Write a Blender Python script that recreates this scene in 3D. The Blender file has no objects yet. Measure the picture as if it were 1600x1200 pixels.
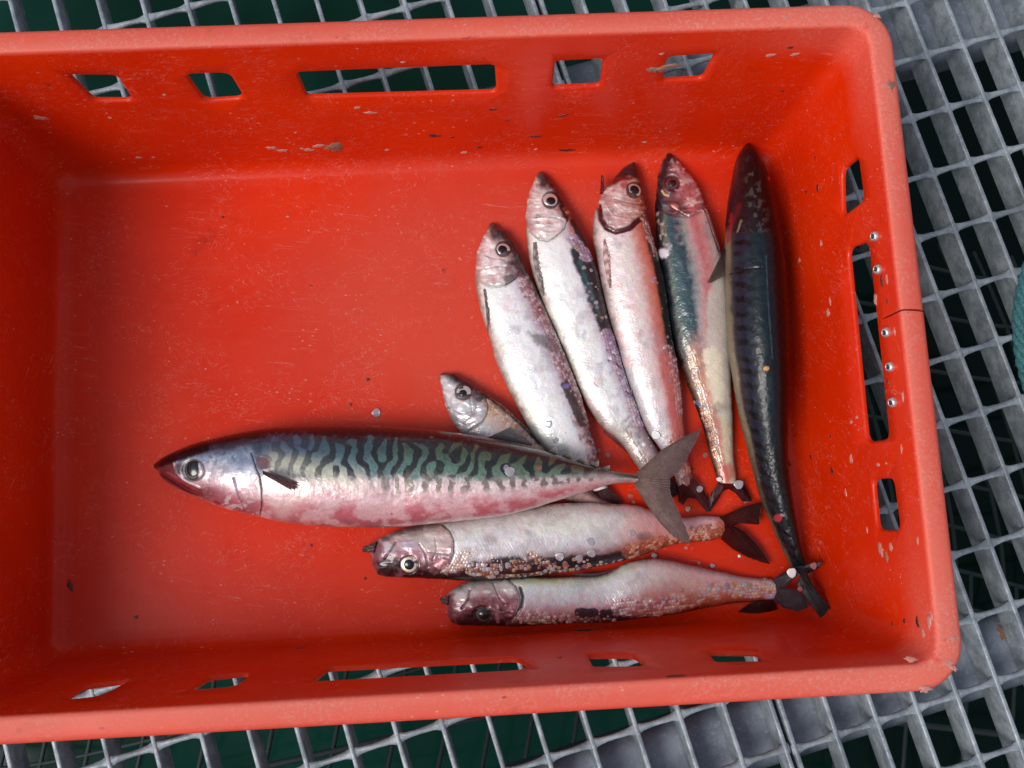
import bpy, math, random
import numpy as np
from mathutils import Matrix, Vector
rnd = random.Random(7)
S = bpy.context.scene
COL = S.collection

# ------------------------------------------------------------------ camera, sky, sun, exposure
FPX = 1752.4
rv = np.array([0.16610339, -0.03774114, -0.04935175])
th = np.linalg.norm(rv); k = rv/th
K = np.array([[0, -k[2], k[1]], [k[2], 0, -k[0]], [-k[1], k[0], 0]])
RC = np.eye(3)+math.sin(th)*K+(1-math.cos(th))*K@K
CC = np.array([0.30996995, 0.03633789, 0.87364408])
cam = bpy.data.cameras.new('camera'); cam_o = bpy.data.objects.new('camera', cam); COL.objects.link(cam_o)
M4 = Matrix([list(RC[i])+[CC[i]] for i in range(3)]+[[0, 0, 0, 1]])
cam_o.matrix_world = M4
cam.sensor_fit = 'HORIZONTAL'; cam.sensor_width = 36; cam.lens = 36*FPX/1600
cam.clip_start = 0.02; cam.clip_end = 2000
S.camera = cam_o
SUN = Vector((-0.57, -0.28, 0.84)).normalized()
w = bpy.data.worlds.new('World'); S.world = w; w.use_nodes = True
sky = w.node_tree.nodes.new('ShaderNodeTexSky'); sky.sky_type = 'NISHITA'; sky.sun_disc = False
sky.sun_elevation = math.asin(SUN.z); sky.sun_rotation = math.atan2(SUN.x, SUN.y)
sky.air_density = 1.0; sky.dust_density = 1.5; sky.ozone_density = 1.0
bg = w.node_tree.nodes['Background']; bg.inputs[1].default_value = 0.14
hs_ = w.node_tree.nodes.new('ShaderNodeHueSaturation'); hs_.inputs['Saturation'].default_value = .45
w.node_tree.links.new(sky.outputs[0], hs_.inputs['Color']); w.node_tree.links.new(hs_.outputs[0], bg.inputs[0])
sl = bpy.data.lights.new('sun', 'SUN'); sl.energy = 2.25; sl.angle = math.radians(27); sl.color = (1, .955, .90)
so = bpy.data.objects.new('sun', sl); COL.objects.link(so)
so.rotation_euler = SUN.to_track_quat('Z', 'Y').to_euler()
S.view_settings.view_transform = 'Standard'; S.view_settings.look = 'None'
S.view_settings.exposure = 0.0; S.view_settings.gamma = 1.0; S.view_settings.use_curve_mapping = False

# ------------------------------------------------------------------ helpers
def unp(x, y, z):
    """ray through a photo point, met with the horizontal plane at height z"""
    x = np.asarray(x, float); y = np.asarray(y, float); z = np.asarray(z, float)
    d = np.stack([x-800, -(y-600), np.full_like(x, -FPX)], -1) @ RC.T
    t = (z-CC[2])/d[..., 2]
    return CC+t[..., None]*d
def unp_plane(x, y, p0, n):
    d = RC @ np.array([x-800, -(y-600), -FPX]); t = np.dot(p0-CC, n)/np.dot(d, n)
    return CC+t*d
def proj(P):
    q = (P-CC) @ RC
    return 800+FPX*q[..., 0]/-q[..., 2], 600-FPX*q[..., 1]/-q[..., 2]
def lin(c):
    c = np.array(c, float)/255
    return np.where(c <= .04045, c/12.92, ((c+.055)/1.055)**2.4)
def tag(o, label=None, cat=None, group=None, kind=None):
    if label: o['label'] = label
    if cat: o['category'] = cat
    if group: o['group'] = group
    if kind: o['kind'] = kind
    return o
def link(name, me, parent=None, mat=None):
    o = bpy.data.objects.new(name, me); COL.objects.link(o)
    if mat: me.materials.append(mat)
    if parent: o.parent = parent
    return o
def mesh_from(name, V, F, smooth=True):
    V = np.asarray(V, np.float32); me = bpy.data.meshes.new(name)
    if isinstance(F, np.ndarray) and F.ndim == 2:
        k = F.shape[1]
        me.vertices.add(len(V)); me.vertices.foreach_set('co', V.ravel())
        me.loops.add(F.size); me.loops.foreach_set('vertex_index', F.ravel().astype(np.int32))
        me.polygons.add(len(F)); me.polygons.foreach_set('loop_start', (np.arange(len(F))*k).astype(np.int32))
        me.update(calc_edges=True); me.validate()
    else:
        me.from_pydata(V.tolist(), [], [list(map(int, f)) for f in F]); me.update()
    if smooth: me.shade_smooth()
    return me
def set_col(me, C, name='Col'):
    a = me.color_attributes.new(name, 'FLOAT_COLOR', 'POINT')
    C4 = np.ones((len(C), 4), np.float32); C4[:, :3] = C
    a.data.foreach_set('color', C4.ravel())
def set_f(me, v, name):
    a = me.attributes.new(name, 'FLOAT', 'POINT'); a.data.foreach_set('value', np.asarray(v, np.float32))
def new_mat(name):
    m = bpy.data.materials.new(name); m.use_nodes = True; nt = m.node_tree
    return m, nt, nt.nodes['Principled BSDF']
def nd(nt, t, **kw):
    n = nt.nodes.new(t)
    for a, b in kw.items(): setattr(n, a, b)
    return n
def mixc(nt, fac, a, b, mode='MIX'):
    n = nd(nt, 'ShaderNodeMix', data_type='RGBA', blend_type=mode)
    for i, v in ((0, fac), (6, a), (7, b)):
        if hasattr(v, 'is_linked'): nt.links.new(v, n.inputs[i])
        elif i == 0: n.inputs[i].default_value = v
        else: n.inputs[i].default_value = (*v, 1) if len(v) == 3 else v
    return n.outputs[2]
def math_n(nt, op, a, b=0.0, clamp=False):
    n = nd(nt, 'ShaderNodeMath', operation=op); n.use_clamp = clamp
    for i, v in ((0, a), (1, b)):
        if hasattr(v, 'is_linked'): nt.links.new(v, n.inputs[i])
        else: n.inputs[i].default_value = v
    return n.outputs[0]
def ramp(nt, src, lo, hi, a=0.0, b=1.0):
    n = nd(nt, 'ShaderNodeMapRange'); n.interpolation_type = 'SMOOTHSTEP'
    nt.links.new(src, n.inputs[0])
    for i, v in ((1, lo), (2, hi), (3, a), (4, b)): n.inputs[i].default_value = v
    return n.outputs[0]
def noise(nt, vec, scale, detail=4, rough=.55, dist=0.0):
    n = nd(nt, 'ShaderNodeTexNoise'); n.inputs['Scale'].default_value = scale
    n.inputs['Detail'].default_value = detail; n.inputs['Roughness'].default_value = rough
    n.inputs['Distortion'].default_value = dist
    nt.links.new(vec, n.inputs['Vector']); return n.outputs['Fac']
def mapping(nt, vec, rot=(0, 0, 0), scale=(1, 1, 1), loc=(0, 0, 0)):
    n = nd(nt, 'ShaderNodeMapping'); n.inputs[1].default_value = loc
    n.inputs[2].default_value = rot; n.inputs[3].default_value = scale
    nt.links.new(vec, n.inputs[0]); return n.outputs[0]
def bump(nt, h, strength, dist, bs, prev=None):
    n = nd(nt, 'ShaderNodeBump'); n.inputs['Strength'].default_value = strength; n.inputs['Distance'].default_value = dist
    nt.links.new(h, n.inputs['Height'])
    if prev: nt.links.new(prev, n.inputs['Normal'])
    nt.links.new(n.outputs[0], bs.inputs['Normal']); return n.outputs[0]

# ------------------------------------------------------------------ materials
def plastic():
    m, nt, bs = new_mat('red_plastic')
    co = nd(nt, 'ShaderNodeTexCoord').outputs['Object']
    wear_sheen_a = nd(nt, 'ShaderNodeAttribute', attribute_name='wear_sheen').outputs['Fac']
    base = mixc(nt, ramp(nt, noise(nt, co, 7, 4), .35, .7), (.59, .0190, .0002), (.67, .0275, .0004))
    # milky scuffing
    sc = ramp(nt, noise(nt, mapping(nt, co, (0, 0, .2), (1, 4, 4)), 30, 6, .7), .52, .78)
    # scratches: thin iso-lines of stretched noise in several directions
    scr = None
    for i, (ang, sx, sy, s, wd) in enumerate([(.15, 1, 14, 16, .0035), (-.35, 1, 12, 22, .003), (1.1, 1, 12, 18, .003), (-1.0, 1, 16, 20, .0028), (2.2, 1, 9, 30, .004)]):
        v = mapping(nt, mapping(nt, co, (.3*i, .4*i, ang)), (0, 0, 0), (sx, sy, sy*.7), (i*1.3, i*2.1, i*.4))
        nn = noise(nt, v, s, 2, .4, .25)
        l = math_n(nt, 'ABSOLUTE', math_n(nt, 'SUBTRACT', nn, .5+.06*(i-2)))
        line = ramp(nt, l, 0, wd*2.6, 1, 0)
        gate = ramp(nt, noise(nt, mapping(nt, co, loc=(i*3., 1, i)), 20, 4, .6), .50, .62)
        line = math_n(nt, 'MULTIPLY', line, gate)
        scr = line if scr is None else math_n(nt, 'MAXIMUM', scr, line)
    wn = ramp(nt, noise(nt, co, 420, 6, .8), .46, .66)
    wear_sheen = math_n(nt, 'MULTIPLY', math_n(nt, 'MULTIPLY', wear_sheen_a, wn, True), ramp(nt, noise(nt, co, 18, 5, .7), .38, .62, .1, 1))
    big = ramp(nt, noise(nt, co, 3.2, 3), .4, .65, .12, .8)
    c = mixc(nt, math_n(nt, 'MULTIPLY', sc, math_n(nt, 'MULTIPLY', big, .30)), base, (.62, .13, .09))
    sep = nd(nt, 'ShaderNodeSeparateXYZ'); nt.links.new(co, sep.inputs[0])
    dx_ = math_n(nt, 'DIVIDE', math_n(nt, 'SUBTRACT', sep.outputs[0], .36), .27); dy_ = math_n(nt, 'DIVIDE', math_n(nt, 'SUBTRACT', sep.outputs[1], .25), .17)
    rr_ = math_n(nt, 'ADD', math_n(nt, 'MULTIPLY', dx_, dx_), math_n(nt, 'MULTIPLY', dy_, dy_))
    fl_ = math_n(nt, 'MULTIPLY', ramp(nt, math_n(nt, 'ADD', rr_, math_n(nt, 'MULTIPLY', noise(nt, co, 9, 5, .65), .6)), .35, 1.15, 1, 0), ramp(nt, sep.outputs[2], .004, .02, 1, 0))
    c = mixc(nt, math_n(nt, 'MULTIPLY', fl_, .5), c, (.56, .085, .055))  # paler oval mid-floor: scuffing with sky sheen put into the colour
    c = mixc(nt, math_n(nt, 'MULTIPLY', scr, .34), c, (.72, .36, .31))
    c = mixc(nt, math_n(nt, 'MULTIPLY', wear_sheen_a, .62), c, (.72, .20, .145))  # paler rim top: wear plus reflected sky put into the colour
    c = mixc(nt, math_n(nt, 'MULTIPLY', wear_sheen, .42), c, (.72, .40, .35))
    # white specks and dark specks of dirt
    vo = nd(nt, 'ShaderNodeTexVoronoi'); vo.inputs['Scale'].default_value = 130; nt.links.new(mapping(nt, co, (.3, .2, .5), (1, 1.8, 1.2)), vo.inputs['Vector'])
    sp = math_n(nt, 'MULTIPLY', ramp(nt, vo.outputs['Distance'], .05, .20, 1, 0), ramp(nt, noise(nt, co, 30, 4), .54, .60))
    c = mixc(nt, math_n(nt, 'MULTIPLY', sp, .36), c, (.75, .45, .42))
    vo2 = nd(nt, 'ShaderNodeTexVoronoi'); vo2.inputs['Scale'].default_value = 70; nt.links.new(mapping(nt, co, (.1, .7, 1.2), (1, 2.2, 1.4)), vo2.inputs['Vector'])
    ds = math_n(nt, 'MULTIPLY', ramp(nt, vo2.outputs['Distance'], .05, .2, 1, 0), ramp(nt, noise(nt, mapping(nt, co, loc=(5, 2, 1)), 33, 3), .62, .68))
    st = ramp(nt, noise(nt, mapping(nt, co, loc=(9, 4, 2)), 14, 6, .7), .63, .78)
    st2 = math_n(nt, 'MULTIPLY', ramp(nt, noise(nt, mapping(nt, co, (0, 0, 0), (1, 1.0, 6), (3, 4, 2)), 60, 5, .7), .62, .74), ramp(nt, noise(nt, mapping(nt, co, loc=(2, 7, 2)), 9, 3), .46, .58))
    ds = math_n(nt, 'MAXIMUM', math_n(nt, 'MULTIPLY', ds, .6), math_n(nt, 'MAXIMUM', math_n(nt, 'MULTIPLY', st, .6), math_n(nt, 'MULTIPLY', st2, .5)))
    c = mixc(nt, ds, c, (.075, .008, .005))
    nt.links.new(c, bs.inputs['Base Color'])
    r = math_n(nt, 'ADD', ramp(nt, noise(nt, co, 22, 5, .6), .3, .7, .27, .40), math_n(nt, 'MULTIPLY', math_n(nt, 'MAXIMUM', scr, wear_sheen_a), .18))
    nt.links.new(r, bs.inputs['Roughness'])
    bs.inputs['Specular IOR Level'].default_value = .27
    h = math_n(nt, 'SUBTRACT', math_n(nt, 'MULTIPLY', noise(nt, co, 35, 4, .6), .5), math_n(nt, 'MULTIPLY', scr, .25))
    p = bump(nt, h, .25, .0016, bs)
    bump(nt, wear_sheen, .35, .0005, bs, p)
    return m
def steel(name, a, b, rough=.55, metal=.35, sc=60):
    m, nt, bs = new_mat(name)
    co = nd(nt, 'ShaderNodeTexCoord').outputs['Object']
    f = ramp(nt, noise(nt, co, sc, 6, .7), .36, .66)
    c = mixc(nt, f, a, b)
    f2 = ramp(nt, noise(nt, mapping(nt, co, loc=(4, 2, 7)), sc*.35, 5, .65), .5, .75)
    c = mixc(nt, math_n(nt, 'MULTIPLY', f2, .55), c, tuple(x*.55 for x in a))
    f3 = ramp(nt, noise(nt, mapping(nt, co, loc=(1, 6, 3)), sc*.6, 5, .7), .62, .75)
    c = mixc(nt, math_n(nt, 'MULTIPLY', f3, .22), c, (.20, .10, .13))
    f4 = ramp(nt, noise(nt, mapping(nt, co, loc=(3, 3, 3)), sc*8, 3, .7), .56, .7)
    c = mixc(nt, math_n(nt, 'MULTIPLY', f4, .3), c, tuple(min(1, x*1.9) for x in b))
    nt.links.new(c, bs.inputs['Base Color'])
    bs.inputs['Metallic'].default_value = metal
    nt.links.new(ramp(nt, noise(nt, co, sc*1.7, 4), .3, .7, rough-.12, rough+.15), bs.inputs['Roughness'])
    bump(nt, noise(nt, co, sc*6, 5, .7), .5, .0006, bs)
    return m
def fish_mat():
    m, nt, bs = new_mat('fish_skin')
    col = nd(nt, 'ShaderNodeAttribute', attribute_name='Col').outputs['Color']
    sil = nd(nt, 'ShaderNodeAttribute', attribute_name='silver').outputs['Fac']
    uv = nd(nt, 'ShaderNodeUVMap').outputs[0]
    co = nd(nt, 'ShaderNodeTexCoord').outputs['Object']
    n1 = noise(nt, co, 900, 3, .6)
    c = mixc(nt, ramp(nt, n1, .35, .7, 0, .28), col, mixc(nt, 1.0, col, (.62, .60, .60), 'MULTIPLY'))
    nt.links.new(c, bs.inputs['Base Color'])
    nt.links.new(math_n(nt, 'MULTIPLY', sil, .30), bs.inputs['Metallic'])
    nt.links.new(ramp(nt, noise(nt, co, 240, 3), .3, .7, .26, .42), bs.inputs['Roughness'])
    bs.inputs['Coat Weight'].default_value = .6; bs.inputs['Coat Roughness'].default_value = .09
    bs.inputs['Subsurface Weight'].default_value = .06; bs.inputs['Subsurface Radius'].default_value = (1, .35, .25); bs.inputs['Subsurface Scale'].default_value = .003
    p = bump(nt, noise(nt, co, 260, 4, .65), .35, .0007, bs)
    bump(nt, noise(nt, co, 1100, 2, .5), .3, .0003, bs, p)
    return m
def fin_mat():
    m, nt, bs = new_mat('fin_membrane')
    col = nd(nt, 'ShaderNodeAttribute', attribute_name='Col').outputs['Color']
    al = nd(nt, 'ShaderNodeAttribute', attribute_name='alpha').outputs['Fac']
    nt.links.new(col, bs.inputs['Base Color']); nt.links.new(al, bs.inputs['Alpha'])
    bs.inputs['Roughness'].default_value = .5; bs.inputs['Specular IOR Level'].default_value = .25; bs.inputs['Coat Weight'].default_value = .12; bs.inputs['Coat Roughness'].default_value = .15
    return m
def simple(name, c, rough=.4, metal=0, coat=0, alpha=1, var=.15, sc=300):
    m, nt, bs = new_mat(name)
    co = nd(nt, 'ShaderNodeTexCoord').outputs['Object']
    cc = mixc(nt, noise(nt, co, sc, 4), tuple(x*(1-var) for x in c), tuple(min(1, x*(1+var)) for x in c))
    nt.links.new(cc, bs.inputs['Base Color'])
    bs.inputs['Roughness'].default_value = rough; bs.inputs['Metallic'].default_value = metal
    bs.inputs['Coat Weight'].default_value = coat; bs.inputs['Alpha'].default_value = alpha
    return m
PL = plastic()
GALV = steel('galvanised_steel', (.185, .215, .245), (.36, .40, .435))
PIPE = steel('weathered_pipe', (.15, .175, .22), (.235, .265, .32), .5, .3, 40)
FISH = fish_mat(); FISHB = fish_mat(); FISHB.name = 'dark_fish_skin'; FISHB.node_tree.nodes['Principled BSDF'].inputs['Coat Weight'].default_value = .12; FISHB.node_tree.nodes['Principled BSDF'].inputs['Specular IOR Level'].default_value = .3; FIN = fin_mat()
PUPIL = simple('pupil', (.006, .007, .009), .22, 0, .3)
IRIS = {'silver': simple('iris_silver', (.62, .58, .55), .3, .5, .6), 'gold': simple('iris_gold', (.55, .50, .40), .3, .5, .6), 'red': simple('iris_red', (.16, .03, .03), .3, .2, .6), 'dark': simple('iris_dark', (.035, .026, .024), .5, .1, .05)}
SCM = [simple('scale_pearl', (.58, .55, .60), .25, .3, .5, .62, .3, 1500), simple('scale_gold', (.55, .38, .26), .25, .35, .5, .7, .4, 1500), simple('scale_rose', (.42, .17, .15), .3, .3, .5, .75, .4, 1500), simple('scale_violet', (.40, .35, .52), .25, .4, .5, .7, .3, 1500), simple('scale_clear', (.55, .26, .25), .25, .1, .5, .4, .3, 1500), simple('scale_white', (.82, .84, .86), .3, 0, .4, .92)]
RIV = simple('rivet_aluminium', (.62, .62, .62), .35, .8); DARK = simple('rivet_hole', (.02, .02, .02), .6)
CRUD = simple('dried_slime', (.24, .12, .08), .6, 0, .2, 1, .7, 1500); CRUDP = simple('pale_flake', (.62, .30, .25), .5, 0, .2, .62, .6, 1500); CRUDB = simple('dark_fleck', (.07, .015, .01), .5, 0, .2, 1, .3, 900)
def rope_mat():
    m, nt, bs = new_mat('teal_rope'); co = nd(nt, 'ShaderNodeTexCoord').outputs['Object']
    c = mixc(nt, ramp(nt, noise(nt, co, 500, 5, .7), .3, .7), (.015, .085, .09), (.06, .22, .23))
    nt.links.new(c, bs.inputs['Base Color']); bs.inputs['Roughness'].default_value = .8
    bump(nt, noise(nt, co, 900, 4, .7), .8, .0012, bs); return m
ROPE = rope_mat()
def water_mat():
    m, nt, bs = new_mat('sea_water'); co = nd(nt, 'ShaderNodeTexCoord').outputs['Object']
    c = mixc(nt, ramp(nt, noise(nt, co, 2.2, 3), .35, .7), (.0012, .014, .008), (.003, .034, .024))
    sx_ = nd(nt, 'ShaderNodeSeparateXYZ'); nt.links.new(co, sx_.inputs[0])
    c = mixc(nt, math_n(nt, 'MULTIPLY', ramp(nt, math_n(nt, 'ADD', sx_.outputs[0], math_n(nt, 'MULTIPLY', noise(nt, co, 3, 3), .7)), .9, 1.5), .85), c, (.0004, .0025, .0022))
    nt.links.new(c, bs.inputs['Base Color']); bs.inputs['Specular IOR Level'].default_value = .22; bs.inputs['Roughness'].default_value = .08; bs.inputs['IOR'].default_value = 1.34
    bump(nt, noise(nt, mapping(nt, co, scale=(1, 1.6, 1)), 3, 1, .4), .25, .05, bs); return m

# ------------------------------------------------------------------ water
me = mesh_from('water', [(-300, -300, 0), (300, -300, 0), (300, 300, 0), (-300, 300, 0)], [(0, 1, 2, 3)], False)
wo = link('water', me, None, water_mat()); wo.location = (0, 0, -.95); tag(wo, kind='structure')

# ------------------------------------------------------------------ gratings
TH = math.radians(14.4); UX = np.array([math.cos(TH), math.sin(TH), 0]); UY = np.array([-math.sin(TH), math.cos(TH), 0]); UZ = np.array([0, 0, 1.])
GT = -.0105
def sweep(path, prof_fn, closed_caps=True):
    """path (n,3); prof_fn(i)->(m,3) offsets"""
    V = []; F = []; n = len(path)
    for i in range(n): V.extend((path[i]+o) for o in prof_fn(i))
    m = len(V)//n
    for i in range(n-1):
        for j in range(m):
            a = i*m+j; b = i*m+(j+1) % m; F.append((a, b, b+m, a+m))
    F.append(tuple(range(m))[::-1]); F.append(tuple((n-1)*m+j for j in range(m)))
    return V, F
def bar_mesh(offs, v0, v1, t=.0034, h=.031, kinks=()):
    n = 40; V = []; F = []
    ss = np.linspace(v0, v1, n)
    path = [UX*offs+UY*s+UX*.0003*math.sin(s*9+offs*40) for s in ss]
    r = .0009
    pr = [(-t/2, -h), (t/2, -h), (t/2, -r), (t/2-r*.4, -r*.3), (t/2-r, 0), (-t/2+r, 0), (-t/2+r*.4, -r*.3), (-t/2, -r)]
    pf = lambda i: [UX*a+UZ*(b+GT) for a, b in pr]
    return sweep(path, pf)
def rod_mesh(nv, u0, u1, pitch, base, jx=.0):
    n = int((u1-u0)/.0022); ss = np.linspace(u0, u1, n); V = []; F = []
    ph = rnd.random()*0
    def pf(i):
        s = ss[i]; a = (s-base)/pitch*math.pi   # half a turn from bar to bar
        near = abs(((s-base)/pitch+.5) % 1-.5)*pitch
        fill = 1+.75*math.exp(-(near/.0036)**2)   # weld fillet at every bar
        out = []
        for q in range(8):
            b = q/8*2*math.pi
            x = .0030*math.cos(b); z = .0023*math.sin(b)
            xx = x*math.cos(a)-z*math.sin(a); zz = x*math.sin(a)+z*math.cos(a)
            out.append(UY*xx*fill+UZ*(zz*.8))
        return out
    path = [UX*s+UY*nv+UZ*(GT-.0024) for s in ss]
    return sweep(path, pf)
def panel(label, u_first, pitch, n, rods, v0, v1, left):
    us = [u_first+pitch*i for i in range(n)]
    root = bpy.data.objects.new('grating_panel', None); COL.objects.link(root)
    root.location = (0, 0, 0)
    tag(root, label, 'grating', 'steel walkway gratings')
    for u in us:
        V, F = bar_mesh(u, v0, v1, t=.0036)
        link('bearing_bar', mesh_from('bearing_bar', V, F), root, GALV).data.set_sharp_from_angle(angle=.9)
    for r in rods:
        if r < v0+.01 or r > v1-.01: continue
        V, F = rod_mesh(r, us[0]-.003, us[-1]+.003, pitch, u_first)
        link('cross_rod', mesh_from('cross_rod', V, F), root, GALV)
    return root
lrods = [-.1428-.0487*i for i in range(1, 9)]+[-.1428, -.0934]+[-.0934+.052*i for i in range(1, 18)]
rrods = [.2602+.0503*i for i in range(-16, 12)]
panel('galvanised grating panel under the left and middle of the crate, ending at the dark seam', .0075-.03505*14, .03505, 29, lrods, -.52, .78, True)
panel('galvanised grating panel right of the seam, filling the right side of the photo', .5052, .0335, 20, rrods, -.56, .80, False)
# net hanging in the water
NETM = simple('net_twine', (.004, .012, .012), .7)
V = []; F = []
def net_pt(a, b): return np.array([a+.05*math.sin(b*5+1)+.03*math.sin(a*9), b+.06*math.sin(a*4)+.02*math.sin(b*11+a*3), -.62+.06*math.sin(a*3+b*2)])
def net_line(pts, r=.0032):
    b0 = len(V); n_ = len(pts)
    for i in range(n_):
        d = pts[min(i+1, n_-1)]-pts[max(i-1, 0)]; d = d/np.linalg.norm(d); a = np.cross(d, UZ); a /= np.linalg.norm(a); b = np.cross(a, d)
        for q in range(5): V.append(pts[i]+(a*math.cos(q*1.2566)+b*math.sin(q*1.2566))*r)
    for i in range(n_-1):
        for q in range(5): F.append((b0+i*5+q, b0+i*5+(q+1) % 5, b0+(i+1)*5+(q+1) % 5, b0+(i+1)*5+q))
for a in np.arange(-.7, 1.6, .072): net_line([net_pt(a, b) for b in np.linspace(-.9, .02, 50)])
for b in np.arange(-.9, .02, .072): net_line([net_pt(a, b) for a in np.linspace(-.7, 1.6, 90)], .0045 if int(round(b*100)) % 3 == 0 else .003)
for a in np.arange(.72, 1.6, .072): net_line([net_pt(a, b) for b in np.linspace(.02, .5, 30)])
for b in np.arange(.02, .5, .072): net_line([net_pt(a, b) for a in np.linspace(.72, 1.6, 40)])
tag(link('fish_net', mesh_from('fish_net', V, F), None, NETM), 'dark netting hanging over the green water below the grating', 'net')
# pipes below
def tube(path, r, seg=20):
    path = [np.array(p, float) for p in path]
    def pf(i):
        d = path[min(i+1, len(path)-1)]-path[max(i-1, 0)]; d /= np.linalg.norm(d)
        a = np.cross(d, UZ); a /= np.linalg.norm(a); b = np.cross(a, d)
        rr = r(i) if callable(r) else r
        return [(a*math.cos(q/seg*2*math.pi)+b*math.sin(q/seg*2*math.pi))*rr for q in range(seg)]
    return sweep(path, pf)
def boxbeam(p, q, wd, hh, name, label, cat, z, bev=.008):
    d = (q-p); d /= np.linalg.norm(d); a = np.cross(d, UZ)
    pr = []
    for cx, cz, s0 in ((1, 1, 0), (-1, 1, 1), (-1, -1, 2), (1, -1, 3)):
        for k_ in range(5):
            an = (s0+k_/4)*math.pi/2
            pr.append((cx*(wd/2-bev)+bev*math.cos(an), cz*(hh/2-bev)+bev*math.sin(an)))
    V, F = sweep([p+(q-p)*t for t in np.linspace(0, 1, 12)], lambda i: [a*x+UZ*zz for x, zz in pr])
    o = link(name, mesh_from(name, V, F), None, PIPE); o.data.set_sharp_from_angle(angle=.8)
    return tag(o, label, cat)
ztop = GT-.032
def beam_pts(a, b, z, ext=.6):
    p = unp(a[0], a[1], z); q = unp(b[0], b[1], z); d = (q-p)/np.linalg.norm(q-p)
    return p-d*ext, q+d*ext
p, q = beam_pts((1000, 1205), (1567, 1022), ztop, .55)
hb = .05
boxbeam(p-UZ*hb/2, q-UZ*hb/2, .060, hb, 'support_beam', 'grey steel beam under the grating at the lower right, with a rust spot', 'steel beam', ztop, .014)
p2, q2 = beam_pts((870, 175), (1570, -10), ztop, .55)
boxbeam(p2-UZ*hb/2, q2-UZ*hb/2, .085, hb, 'support_beam', 'grey steel beam under the grating at the top right, seen through the crate slots', 'steel beam', ztop, .014)

# ------------------------------------------------------------------ crate
W, H, D, SO, RW = .5642, .36, .16264, .03446, .01674
cx, cy = W/2, H/2
def ring(off, r, z, na=10, nl=24, ns=16):
    hx = W/2+off; hy = H/2+off; pts = []
    corners = [(hx-r, -hy+r, -90), (hx-r, hy-r, 0), (-hx+r, hy-r, 90), (-hx+r, -hy+r, 180)]
    for ci, (px, py, a0) in enumerate(corners):
        for i in range(na+1):
            a = math.radians(a0+90*i/na); pts.append((cx+px+r*math.cos(a), cy+py+r*math.sin(a), z))
        nx = corners[(ci+1) % 4]; a = math.radians(nx[2])
        e = (cx+nx[0]+r*math.cos(a), cy+nx[1]+r*math.sin(a)); s = pts[-1]
        m = ns if ci % 2 == 0 else nl
        for i in range(1, m):
            t = i/m; pts.append((s[0]+(e[0]-s[0])*t, s[1]+(e[1]-s[1])*t, z))
    return pts
W0o, W0z = .0105, .0125     # where the wall proper starts
prof = [(-.008, .010, 0), (-.001, .012, 0), (.0012, .012, .0004), (.0045, .013, .0022), (.0085, .014, .0065), (W0o, .015, W0z)]
for t in (.15, .3, .45, .6, .75, .9): prof.append((W0o+(SO-.0012-W0o)*t, .015+.002*t, W0z+(D-.004-W0z)*t))
nin = len(prof)
prof += [(SO-.0010, .016, D-.0040), (SO-.0004, .016, D-.0016), (SO+.0003, .016, D-.0006), (SO+.0013, .016, D-.0001), (SO+.0028, .017, D), (SO+.008, .022, D-.0002), (SO+RW-.0040, .027, D-.0010), (SO+RW-.0016, .030, D-.0020), (SO+RW-.0003, .031, D-.0042), (SO+RW, .031, D-.0075), (SO+RW+.0006, .031, D-.026), (SO+RW-.0016, .029, D-.0268), (SO+RW-.0026, .028, D-.025), (SO+RW-.0030, .028, D-.0085), (SO+.0060, .020, D-.0075), (SO+.0030, .018, D-.0100)]
for t in (.8, .6, .4, .2): prof.append((W0o+.0032+(SO-.0012-W0o)*t, .018, W0z+(D-.006-W0z)*t))
prof += [(W0o+.0032, .017, .006), (.009, .016, -.001), (.004, .015, -.0045), (0, .014, -.0052)]
V = []; F = []
for off, r, z in prof: V.extend(ring(off, r, z))
m_ = len(V)//len(prof)
for i in range(len(prof)-1):
    for j in range(m_):
        a = i*m_+j; b = i*m_+(j+1) % m_; F.append((a, b, b+m_, a+m_))
F.append(tuple(range(m_))[::-1][::-1]); F[-1] = tuple(range(m_)); F.append(tuple((len(prof)-1)*m_+j for j in range(m_))[::-1])
F = [tuple(f) for f in F]
shell = mesh_from('shell', V, F, False)
import bmesh
bm = bmesh.new(); bm.from_mesh(shell); bmesh.ops.recalc_face_normals(bm, faces=bm.faces); bm.to_mesh(shell); bm.free()
tmp = bpy.data.objects.new('tmp', shell); COL.objects.link(tmp)
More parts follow.
